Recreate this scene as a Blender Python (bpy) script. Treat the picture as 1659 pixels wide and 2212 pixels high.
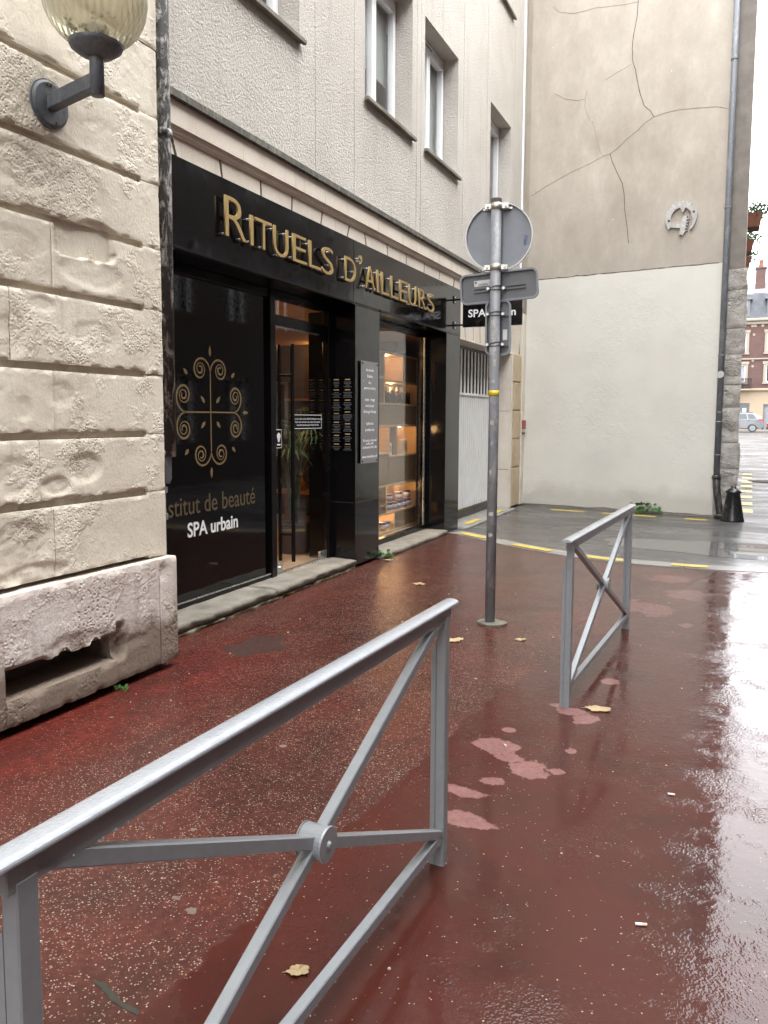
import bpy, bmesh, math, random
from mathutils import Vector, Matrix, noise
R = math.radians
sc = bpy.context.scene
for o in list(bpy.data.objects): bpy.data.objects.remove(o)
COL = sc.collection

# ------------------------------------------------------------------ camera
YAW, PIT, ROLL, FPX = R(24.2), R(5.2), R(0.25), 1680.0
fw = Vector((-math.sin(YAW)*math.cos(PIT), math.cos(YAW)*math.cos(PIT), -math.sin(PIT)))
rt = Vector((math.cos(YAW), math.sin(YAW), 0)); up = rt.cross(fw)
r2 = rt*math.cos(ROLL) + up*math.sin(ROLL); u2 = up*math.cos(ROLL) - rt*math.sin(ROLL)
cd = bpy.data.cameras.new('camera'); cam = bpy.data.objects.new('camera', cd); COL.objects.link(cam)
cam.matrix_world = Matrix(((r2.x, u2.x, -fw.x, 3.58), (r2.y, u2.y, -fw.y, 0.0), (r2.z, u2.z, -fw.z, 1.58), (0, 0, 0, 1)))
cd.sensor_fit = 'HORIZONTAL'; cd.sensor_width = 36; cd.lens = 36*FPX/1659
cd.shift_y = -((1106 - (904 + FPX*math.tan(PIT)))/1659); cd.clip_start = 0.05; cd.clip_end = 2000
sc.camera = cam
# ------------------------------------------------------------------ sky, sun, exposure
W = bpy.data.worlds.new('World'); sc.world = W; W.use_nodes = True
wn = W.node_tree; bg = wn.nodes['Background']
sky = wn.nodes.new('ShaderNodeTexSky'); sky.sky_type = 'NISHITA'; sky.sun_disc = False
sky.sun_elevation = R(58); sky.sun_rotation = R(83); sky.air_density = 1.0; sky.dust_density = 6.0; sky.ozone_density = 1.0
hs = wn.nodes.new('ShaderNodeHueSaturation'); hs.inputs['Saturation'].default_value = 0.12
cl = wn.nodes.new('ShaderNodeMixRGB'); cl.inputs[0].default_value = 0.75; cl.inputs[2].default_value = (16.2, 16.5, 17.2, 1)   # cloud deck
wn.links.new(sky.outputs[0], hs.inputs['Color']); wn.links.new(hs.outputs[0], cl.inputs[1]); wn.links.new(cl.outputs[0], bg.inputs['Color'])
bg.inputs['Strength'].default_value = 0.15
sd = bpy.data.lights.new('sun', 'SUN'); sun = bpy.data.objects.new('sun', sd); COL.objects.link(sun)
sd.energy = 1.3; sd.angle = R(60); sd.color = (1, 0.98, 0.95)
sdir = Vector((0.80, 0.10, 1.30)).normalized()
sun.rotation_euler = sdir.to_track_quat('Z', 'Y').to_euler(); sun.location = (12, 2, 30)
vs = sc.view_settings; vs.view_transform = 'Standard'; vs.look = 'None'; vs.gamma = 1; vs.use_curve_mapping = False
vs.exposure = 1.88

# ------------------------------------------------------------------ mesh helpers
class MB:
    def __init__(s): s.v = []; s.f = []; s.sm = []
    def add(s, vs, fs, smooth=False):
        n = len(s.v); s.v += [tuple(p) for p in vs]; s.f += [tuple(i+n for i in f) for f in fs]; s.sm += [smooth]*len(fs); return s
    def box(s, x0, x1, y0, y1, z0, z1, b=0.0):
        if x0 > x1: x0, x1 = x1, x0
        if y0 > y1: y0, y1 = y1, y0
        if z0 > z1: z0, z1 = z1, z0
        b = min(b, (x1-x0)*.45, (y1-y0)*.45, (z1-z0)*.45)
        if b <= 0:
            v = [(x, y, z) for x in (x0, x1) for y in (y0, y1) for z in (z0, z1)]
            return s.add(v, [(0,1,3,2),(4,6,7,5),(0,4,5,1),(2,3,7,6),(0,2,6,4),(1,5,7,3)])
        X, Y, Z = (x0, x1), (y0, y1), (z0, z1); v = []; id = {}
        sg = (1, -1)
        for i in (0, 1):
            for j in (0, 1):
                for k in (0, 1):
                    for a in range(3):
                        p = [X[i]+b*sg[i], Y[j]+b*sg[j], Z[k]+b*sg[k]]
                        p[a] = (X[i], Y[j], Z[k])[a]
                        id[i, j, k, a] = len(v); v.append(p)
        f = []
        def q(l, n):
            c = [Vector(v[t]) for t in l]; nn = (c[1]-c[0]).cross(c[2]-c[0])
            f.append(tuple(l) if nn.dot(Vector(n)) > 0 else tuple(reversed(l)))
        for t in (0, 1):
            q([id[t,0,0,0], id[t,1,0,0], id[t,1,1,0], id[t,0,1,0]], (2*t-1, 0, 0))
            q([id[0,t,0,1], id[1,t,0,1], id[1,t,1,1], id[0,t,1,1]], (0, 2*t-1, 0))
            q([id[0,0,t,2], id[1,0,t,2], id[1,1,t,2], id[0,1,t,2]], (0, 0, 2*t-1))
        for i in (0, 1):
            for j in (0, 1):
                q([id[i,j,0,0], id[i,j,1,0], id[i,j,1,1], id[i,j,0,1]], (2*i-1, 2*j-1, 0))
                q([id[i,0,j,0], id[i,1,j,0], id[i,1,j,2], id[i,0,j,2]], (2*i-1, 0, 2*j-1))
                q([id[0,i,j,1], id[1,i,j,1], id[1,i,j,2], id[0,i,j,2]], (0, 2*i-1, 2*j-1))
                for k in (0, 1): q([id[i,j,k,0], id[i,j,k,1], id[i,j,k,2]], (2*i-1, 2*j-1, 2*k-1))
        return s.add(v, f)
    def tube(s, p0, p1, r0, r1=None, n=16, cap=True, smooth=True):
        r1 = r0 if r1 is None else r1
        p0, p1 = Vector(p0), Vector(p1); d = (p1-p0).normalized()
        a = d.orthogonal().normalized(); b = d.cross(a); v = []
        for k in range(n):
            t = 2*math.pi*k/n; c = a*math.cos(t)+b*math.sin(t); v += [p0+c*r0, p1+c*r1]
        s.add(v, [(2*k, 2*((k+1) % n), 2*((k+1) % n)+1, 2*k+1) for k in range(n)], smooth)
        if cap:
            s.add([v[2*k] for k in range(n)], [tuple(reversed(range(n)))]); s.add([v[2*k+1] for k in range(n)], [tuple(range(n))])
        return s
    def path(s, pts, r, n=10, smooth=True):
        pts = [Vector(p) for p in pts]; rr = r if isinstance(r, (list, tuple)) else [r]*len(pts)
        rings = []; a = None
        for i, p in enumerate(pts):
            d = (pts[min(i+1, len(pts)-1)]-pts[max(i-1, 0)]).normalized()
            if a is None: a = d.orthogonal().normalized()
            a = (a-d*a.dot(d)).normalized(); b = d.cross(a)
            rings.append([p+(a*math.cos(2*math.pi*k/n)+b*math.sin(2*math.pi*k/n))*rr[i] for k in range(n)])
        v = [q for g in rings for q in g]; f = []
        for i in range(len(pts)-1):
            for k in range(n): f.append((i*n+k, i*n+(k+1) % n, (i+1)*n+(k+1) % n, (i+1)*n+k))
        f += [tuple(reversed(range(n))), tuple(range((len(pts)-1)*n, len(pts)*n))]
        return s.add(v, f, smooth)
    def lathe(s, prof, c=(0, 0, 0), n=24, smooth=True, fn=None):
        v = []; m = len(prof)
        for k in range(n):
            t = 2*math.pi*k/n
            for (r, z) in prof:
                q = r*(fn(t, z) if fn else 1); v.append((c[0]+q*math.cos(t), c[1]+q*math.sin(t), c[2]+z))
        f = [(k*m+i, ((k+1) % n)*m+i, ((k+1) % n)*m+i+1, k*m+i+1) for k in range(n) for i in range(m-1)]
        return s.add(v, f, smooth)
    def bar(s, p0, p1, w, h, upv=(0, 0, 1), b=0.0):
        p0, p1 = Vector(p0), Vector(p1); d = (p1-p0).normalized(); side = d.cross(Vector(upv)).normalized(); u = side.cross(d)
        L = (p1-p0).length; t = MB().box(-w/2, w/2, 0, L, -h/2, h/2, b)
        return s.add([p0+side*x+d*y+u*z for x, y, z in t.v], t.f)
    def prism(s, poly, fn, d0, d1):
        """poly list of (a,b); fn(a,b,d)->point"""
        n = len(poly); v = [fn(a, b, d0) for a, b in poly]+[fn(a, b, d1) for a, b in poly]
        f = [tuple(range(n)), tuple(reversed(range(n, 2*n)))]+[(i, n+i, n+(i+1) % n, (i+1) % n) for i in range(n)]
        return s.add(v, f)
    def build(s, name, mat, parent=None, fixn=False):
        me = bpy.data.meshes.new(name); me.from_pydata(s.v, [], s.f)
        for p, q in zip(me.polygons, s.sm): p.use_smooth = q
        if fixn:
            bm = bmesh.new(); bm.from_mesh(me); bmesh.ops.recalc_face_normals(bm, faces=bm.faces); bm.to_mesh(me); bm.free()
        me.materials.append(mat)
        return ob(name, me, parent)
def ob(name, data, parent=None):
    o = bpy.data.objects.new(name, data); COL.objects.link(o)
    if parent: o.parent = parent; o.matrix_parent_inverse = parent.matrix_basis.inverted()
    return o
def tag(o, label, cat, group=None):
    o['label'] = label; o['category'] = cat
    if group: o['group'] = group
    return o
def thing(name, label, cat, loc=(0, 0, 0), group=None, rz=0):
    o = ob(name, None); o.location = loc; o.rotation_euler = (0, 0, rz); o.empty_display_size = .1
    return tag(o, label, cat, group)
def struct(o): o['kind'] = 'structure'; return o
def stuff(o): o['kind'] = 'stuff'; return o
def copy_tree(o, parent=None):
    c = o.copy(); COL.objects.link(c); c.parent = parent
    for ch in [x for x in bpy.data.objects if x.parent == o]: copy_tree(ch, c)
    return c
def B(name, mat, parent, *a, b=0.0): return MB().box(*a, b=b).build(name, mat, parent)

# ------------------------------------------------------------------ material helpers
def N(nt, t, ins=None, **pr):
    n = nt.nodes.new('ShaderNode'+t)
    for k, v in pr.items(): setattr(n, k, v)
    for k, v in (ins or {}).items():
        i = n.inputs[k]
        if isinstance(v, bpy.types.NodeSocket): nt.links.new(v, i)
        else: i.default_value = v
    return n
def c4(c): return (c[0], c[1], c[2], 1)
def newmat(name):
    m = bpy.data.materials.new(name); m.use_nodes = True; nt = m.node_tree
    return m, nt, nt.nodes['Principled BSDF']
def pos(nt, sx=1, sy=1, sz=1):
    g = N(nt, 'NewGeometry')
    if (sx, sy, sz) == (1, 1, 1): return g.outputs['Position']
    return N(nt, 'Mapping', {'Vector': g.outputs['Position'], 'Scale': (sx, sy, sz)}).outputs[0]
def nz(nt, vec, scale, detail=4, rough=.55, dist=0.0):
    return N(nt, 'TexNoise', {'Vector': vec, 'Scale': scale, 'Detail': detail, 'Roughness': rough, 'Distortion': dist}).outputs[0]
def ramp(nt, fac, *st):
    r = N(nt, 'ValToRGB', {'Fac': fac}); e = r.color_ramp.elements
    while len(e) < len(st): e.new(.5)
    for i, (p, c) in enumerate(st): e[i].position = p; e[i].color = c4(c) if not isinstance(c, (int, float)) else (c, c, c, 1)
    return r.outputs[0]
def mixc(nt, fac, a, b, mode='MIX'):
    n = N(nt, 'MixRGB', {0: fac}, blend_type=mode)
    for i, v in ((1, a), (2, b)):
        if isinstance(v, bpy.types.NodeSocket): nt.links.new(v, n.inputs[i])
        else: n.inputs[i].default_value = c4(v)
    return n.outputs[0]
def mth(nt, op, a, b=0.0, c=0.0, clamp=False):
    n = N(nt, 'Math', operation=op, use_clamp=clamp)
    for i, v in enumerate((a, b, c)):
        if isinstance(v, bpy.types.NodeSocket): nt.links.new(v, n.inputs[i])
        else: n.inputs[i].default_value = v
    return n.outputs[0]
def bump(nt, h, st=.3, dist=.01, nrm=None):
    i = {'Height': h, 'Strength': st, 'Distance': dist}
    if nrm: i['Normal'] = nrm
    return N(nt, 'Bump', i).outputs[0]
def flat(name, c, rough=.5, metal=0.0, spec=.5, var=.12, scale=18, bmp=0.0, bscale=120, coat=0.0, crough=.1):
    m, nt, p = newmat(name); P = pos(nt)
    n = nz(nt, P, scale, 6, .6)
    if metal < .2 and c[0] > .1: c = tuple(x*.84 for x in c)
    lo = tuple(x*(1-var) for x in c); hi = tuple(min(1, x*(1+var)) for x in c)
    nt.links.new(ramp(nt, n, (.3, lo), (.7, hi)), p.inputs['Base Color'])
    nt.links.new(ramp(nt, nz(nt, P, scale*2.3, 4), (.3, max(0, rough-.07)), (.7, min(1, rough+.07))), p.inputs['Roughness'])
    p.inputs['Metallic'].default_value = metal; p.inputs['Specular IOR Level'].default_value = spec
    p.inputs['Coat Weight'].default_value = coat; p.inputs['Coat Roughness'].default_value = crough
    if bmp: nt.links.new(bump(nt, nz(nt, P, bscale, 4), bmp, .004), p.inputs['Normal'])
    return m
KM = .93
def mineral(name, c1, c2, c3, scale=2.2, bs=45, bst=.5, bd=.008, pit=0.0, streak=.0, streakc=(.1, .09, .08), rough=.85, dirt=0.0):
    c1, c2, c3, streakc = [tuple(x*KM for x in c) for c in (c1, c2, c3, streakc)]
    m, nt, p = newmat(name); P = pos(nt)
    a = nz(nt, P, scale, 8, .62, .4)
    col = ramp(nt, a, (.28, c1), (.5, c2), (.72, c3))
    if dirt: col = mixc(nt, ramp(nt, mth(nt, 'SUBTRACT', N(nt, 'SeparateXYZ', {0: P}).outputs[2], mth(nt, 'MULTIPLY', nz(nt, P, 5, 6, .65), .55)), (.0, dirt), (.16, 0.0)), col, (.17, .125, .09))
    fine = nz(nt, P, bs*1.6, 5, .6)
    col = mixc(nt, .25, col, ramp(nt, fine, (.3, .55), (.65, 1.0)), 'MULTIPLY')
    if streak:
        s = nz(nt, pos(nt, 9, 9, .7), 1.0, 5, .6)
        col = mixc(nt, ramp(nt, s, (.55, 0.0), (.78, streak)), col, streakc)
    h = nz(nt, P, bs, 8, .65)
    if pit:
        patch = ramp(nt, nz(nt, P, 2.7, 5, .65), (.51, 0.0), (.60, 1.0))
        vo = N(nt, 'TexVoronoi', {'Vector': P, 'Scale': bs*1.1, 'Randomness': 1.0}, feature='F1').outputs[0]
        pits = ramp(nt, vo, (.12, 0.0), (.45, 1.0))
        h = mth(nt, 'ADD', h, mth(nt, 'MULTIPLY', mth(nt, 'MULTIPLY', pits, patch), pit))
        col = mixc(nt, mth(nt, 'MULTIPLY', mth(nt, 'SUBTRACT', 1.0, pits), mth(nt, 'MULTIPLY', patch, .32)), col, tuple(x*.45 for x in c1))
    nt.links.new(col, p.inputs['Base Color']); p.inputs['Roughness'].default_value = rough; p.inputs['Specular IOR Level'].default_value = .25
    nt.links.new(bump(nt, h, bst, bd), p.inputs['Normal'])
    return m
def emis(name, c, s):
    m, nt, p = newmat(name); p.inputs['Base Color'].default_value = c4(c); p.inputs['Emission Color'].default_value = c4(c); p.inputs['Emission Strength'].default_value = s
    return m
def glassmat(name, tint=(1, 1, 1), rough=.01, boost=1.0):
    m, nt, p = newmat(name); nt.nodes.remove(p); out = nt.nodes['Material Output']
    f = N(nt, 'LayerWeight', {'Blend': .5}).outputs['Facing']
    fr = mth(nt, 'MULTIPLY_ADD', mth(nt, 'POWER', f, 5.0), .955, .045)
    fr = mth(nt, 'MULTIPLY', fr, boost, clamp=True)
    t = N(nt, 'BsdfTransparent', {'Color': c4(tint)}); g = N(nt, 'BsdfGlossy', {'Color': (1, 1, 1, 1), 'Roughness': rough})
    x = N(nt, 'MixShader', {0: fr, 1: t.outputs[0], 2: g.outputs[0]}); nt.links.new(x.outputs[0], out.inputs[0])
    return m

STONE = mineral('limestone', (.61, .545, .435), (.71, .645, .53), (.765, .71, .60), 2.0, 52, .42, .008, pit=1.7, streak=.45, streakc=(.33, .27, .21))
PLINTH = mineral('plinth_stone', (.47, .39, .335), (.63, .56, .505), (.70, .65, .60), 3.0, 38, .6, .01, pit=.9, streak=.7, streakc=(.26, .21, .17), dirt=.9)
SILLST = mineral('sill_stone', (.13, .118, .095), (.22, .20, .165), (.30, .275, .23), 4, 50, .5, .008, streak=.5, streakc=(.10, .10, .05))
DRESSED = mineral('dressed_stone', (.60, .53, .44), (.69, .625, .53), (.75, .69, .60), 1.6, 60, .2, .004, streak=.5, streakc=(.46, .39, .31))
OCHRE = mineral('ochre_stone', (.46, .36, .23), (.54, .43, .29), (.58, .48, .34), 2.5, 60, .25, .004)
DARKJ = flat('mortar_dark', (.12, .095, .075), .9)
CAST = mineral('roughcast', (.55, .51, .45), (.615, .575, .515), (.665, .625, .565), 1.1, 48, 1.0, .03, streak=.6, streakc=(.45, .415, .365))
def beige():
    m, nt, p = newmat('beige_render'); P = pos(nt)
    a = nz(nt, P, .75, 9, .7, .15); b = nz(nt, pos(nt, 2.6, 2.6, 1.3), 1.0, 9, .72, .1)
    col = ramp(nt, a, (.32, (.345, .30, .245)), (.5, (.44, .39, .325)), (.68, (.52, .47, .40)))
    col = mixc(nt, .55, col, ramp(nt, b, (.3, (.335, .293, .24)), (.52, (.44, .392, .328)), (.72, (.58, .53, .465))))
    zz = N(nt, 'SeparateXYZ', {0: P}).outputs[2]
    low = ramp(nt, mth(nt, 'MULTIPLY_ADD', mth(nt, 'ADD', zz, mth(nt, 'MULTIPLY', a, 1.6)), .2, -.75), (.1, 1.0), (.55, 0.0))
    col = mixc(nt, mth(nt, 'MULTIPLY', low, .5), col, (.335, .305, .262))
    sp = N(nt, 'TexVoronoi', {'Vector': P, 'Scale': 7.0}, feature='F1')
    rnd = N(nt, 'SeparateColor', {0: sp.outputs['Color']}).outputs[0]
    dot = mth(nt, 'MULTIPLY', mth(nt, 'LESS_THAN', sp.outputs[0], .07), mth(nt, 'GREATER_THAN', rnd, .86))
    col = mixc(nt, dot, col, (.7, .68, .64))
    nt.links.new(col, p.inputs['Base Color']); p.inputs['Roughness'].default_value = .85; p.inputs['Specular IOR Level'].default_value = .25
    nt.links.new(bump(nt, nz(nt, P, 26, 7, .65), .3, .008), p.inputs['Normal']); return m
BEIGE = beige()
def whitewall():
    m, nt, p = newmat('white_masonry_paint'); P = pos(nt)
    a = nz(nt, P, 1.2, 6, .6)
    col = ramp(nt, a, (.3, (.585, .565, .505)), (.55, (.635, .615, .55)), (.75, (.61, .585, .53)))
    zz = N(nt, 'SeparateXYZ', {0: P}).outputs[2]
    n2 = nz(nt, P, 2.6, 5)
    dirt = ramp(nt, mth(nt, 'SUBTRACT', zz, mth(nt, 'MULTIPLY', n2, .5)), (-.0, 1.0), (.22, 0.0))
    col = mixc(nt, mth(nt, 'MULTIPLY', dirt, .35), col, (.31, .28, .23))
    top = ramp(nt, mth(nt, 'SUBTRACT', zz, mth(nt, 'MULTIPLY_ADD', n2, .10, 3.0)), (.99, 0.0), (1.0, 1.0))
    col = mixc(nt, mth(nt, 'MULTIPLY', top, .0), col, (.2, .17, .13))
    nt.links.new(col, p.inputs['Base Color']); p.inputs['Roughness'].default_value = .6; p.inputs['Specular IOR Level'].default_value = .35
    wr = ramp(nt, nz(nt, P, 9, 7, .62, 1.0), (.46, 0.0), (.60, 1.0))
    msk = ramp(nt, nz(nt, P, 1.1, 4), (.45, .05), (.62, 1.0))
    h = mth(nt, 'ADD', mth(nt, 'MULTIPLY', wr, msk), mth(nt, 'MULTIPLY', nz(nt, P, 38, 5), .35))
    nt.links.new(bump(nt, h, .22, .010), p.inputs['Normal']); return m
WHITEW = whitewall()
BLACK = flat('black_cladding', (.004, .004, .0045), .10, spec=.55, var=.1, scale=3)
BLACKM = flat('black_frame', (.004, .004, .0045), .22, spec=.35, var=.05, scale=1.5)
BLACKG = flat('black_glass', (.002, .002, .0022), .035, spec=.5, var=.05)
GLASS = glassmat('clear_glass')
ACRYL = glassmat('acrylic', (.93, .95, .95), .12, 3.0)
def goldm(name, c):
    m, nt, p = newmat(name); P = pos(nt)
    nt.links.new(ramp(nt, nz(nt, P, 260, 3), (.35, tuple(x*.8 for x in c)), (.65, tuple(x*1.15 for x in c))), p.inputs['Base Color'])
    p.inputs['Roughness'].default_value = .55; p.inputs['Metallic'].default_value = .25; return m
GOLD = goldm('gold_lettering', (.36, .25, .095))
GOLDV = goldm('gold_vinyl', (.20, .135, .06))
GOLDD = goldm('dull_gold_vinyl', (.115, .082, .042))
WHITEL = flat('white_vinyl', (.85, .85, .85), .5, var=.03)
STEEL = flat('brushed_steel', (.62, .62, .60), .3, metal=.9)
ZINC = flat('zinc_clamp', (.52, .50, .44), .42, metal=.7, var=.2, scale=40)
def weathered(name, c, dark, light, amt=.5, scale=12, rough=.6, metal=0.0):
    m, nt, p = newmat(name); P = pos(nt, 1, 1, .35)
    a = nz(nt, P, scale, 8, .7, .8); b = nz(nt, pos(nt), scale*2.2, 6, .7)
    col = mixc(nt, ramp(nt, a, (.5, 0.0), (.62, amt)), c, light)
    col = mixc(nt, ramp(nt, b, (.52, 0.0), (.66, amt)), col, dark)
    nt.links.new(col, p.inputs['Base Color']); p.inputs['Roughness'].default_value = rough; p.inputs['Metallic'].default_value = metal
    nt.links.new(bump(nt, a, .25, .004), p.inputs['Normal']); return m
OLDPIPE = weathered('weathered_iron_pipe', (.045, .043, .04), (.010, .010, .009), (.55, .53, .50), 1.0, 16)
GREYPIPE = weathered('grey_zinc_pipe', (.15, .16, .175), (.09, .09, .095), (.33, .33, .33), .5, 10, .45)
BLACKPIPE = weathered('black_iron_pipe', (.02, .02, .02), (.008, .008, .008), (.16, .13, .10), .7, 9, .5)
POLE = weathered('galvanised_pole', (.20, .205, .215), (.10, .105, .11), (.42, .42, .41), .55, 9, .5)
SIGNG = flat('grey_sign_back', (.20, .215, .235), .45, var=.08, scale=9)
SIGND = flat('dark_sign_back', (.115, .12, .125), .5, var=.1, scale=9)
RIMW = flat('white_sign_rim', (.62, .62, .60), .4)
RAILP = flat('grey_rail_paint', (.25, .268, .282), .36, spec=.5, var=.07, scale=30, coat=.35, crough=.15)
def wetrail():
    m, nt, p = newmat('wet_grey_rail_paint'); P = pos(nt)
    nt.links.new(ramp(nt, nz(nt, P, 60, 4), (.3, (.25, .265, .28)), (.7, (.29, .305, .32))), p.inputs['Base Color'])
    p.inputs['Roughness'].default_value = .4; p.inputs['Coat Weight'].default_value = 1; p.inputs['Coat Roughness'].default_value = .12; p.inputs['Coat IOR'].default_value = 1.34
    vo = N(nt, 'TexVoronoi', {'Vector': P, 'Scale': 150.0}, feature='SMOOTH_F1').outputs[0]
    b = bump(nt, ramp(nt, vo, (.15, 1.0), (.5, 0.0)), .32, .003)
    nt.links.new(b, p.inputs['Coat Normal']); nt.links.new(bump(nt, nz(nt, P, 90, 3), .3, .003), p.inputs['Normal']); return m
WETRAIL = wetrail()
LAMPG = weathered('grey_lamp_metal', (.085, .095, .11), (.03, .033, .03), (.16, .16, .14), .6, 16, .5)
PVC = flat('white_pvc', (.92, .93, .94), .35, var=.03)
BLIND = flat('pale_blind', (.36, .41, .39), .8, var=.04)
DARKIN = flat('dark_interior', (.03, .028, .026), .9)
INWALL = flat('interior_brown_wall', (.06, .042, .032), .8)
def wood(name, c1, c2, vert=False, rough=.5):
    m, nt, p = newmat(name); P = pos(nt, 30 if vert else 4, 5, 2.0 if vert else 34)
    n = nz(nt, P, 1.6, 7, .65, .7)
    nt.links.new(ramp(nt, n, (.3, c1), (.7, c2)), p.inputs['Base Color']); p.inputs['Roughness'].default_value = rough; return m
OAK = wood('oak', (.30, .19, .095), (.44, .30, .165)); OAKF = wood('oak_frame', (.42, .29, .16), (.54, .39, .235))
OAKP = wood('oak_panel', (.15, .105, .06), (.23, .165, .10))
CEILW = wood('warm_ceiling_wood', (.40, .22, .09), (.55, .32, .14)); FLOORW = wood('light_wood_floor', (.34, .24, .14), (.48, .35, .22))
YELLOW = weathered('yellow_road_paint', (.60, .42, .05), (.16, .14, .09), (.66, .52, .16), .8, 9, .45)
KERBM = mineral('granite_kerb', (.20, .195, .18), (.28, .27, .25), (.35, .34, .31), 5, 70, .3, .004, rough=.3)
TERRA = flat('terracotta', (.22, .075, .04), .7, var=.2)
SOIL = flat('soil', (.03, .022, .015), .95)
SLATE = flat('slate', (.038, .041, .048), .5, var=.35, scale=2.0)
def brickm():
    m, nt, p = newmat('red_brick'); P = pos(nt)
    s = N(nt, 'SeparateXYZ', {0: P}).outputs
    v = N(nt, 'CombineXYZ', {0: mth(nt, 'ADD', s[0], s[1]), 1: s[2], 2: 0.0}).outputs[0]
    bt = N(nt, 'TexBrick', {'Vector': v, 'Color1': c4((.08, .034, .029)), 'Color2': c4((.058, .025, .022)), 'Mortar': c4((.11, .085, .07)), 'Scale': 1.0, 'Mortar Size': .012, 'Brick Width': .24, 'Row Height': .085})
    nt.links.new(mixc(nt, .5, bt.outputs[0], ramp(nt, nz(nt, P, 1.2, 6), (.3, (.05, .023, .02)), (.7, (.09, .042, .035)))), p.inputs['Base Color'])
    p.inputs['Roughness'].default_value = .85; return m
BRICK = brickm()
PALEST = flat('pale_trim_stone', (.26, .225, .175), .8); CREAM = flat('cream_render', (.30, .235, .16), .8)
PALEH = flat('pale_house_render', (.62, .60, .56), .85); DARKH = flat('brown_house_brick', (.075, .055, .05), .85); GREYH = flat('grey_house_render', (.22, .20, .18), .85)
WINDK = flat('dark_window_glass', (.03, .035, .04), .06, spec=.6)
WINSH = flat('pale_curtain', (.30, .31, .33), .7)
TYRE = flat('tyre', (.015, .015, .015), .7)

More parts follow.
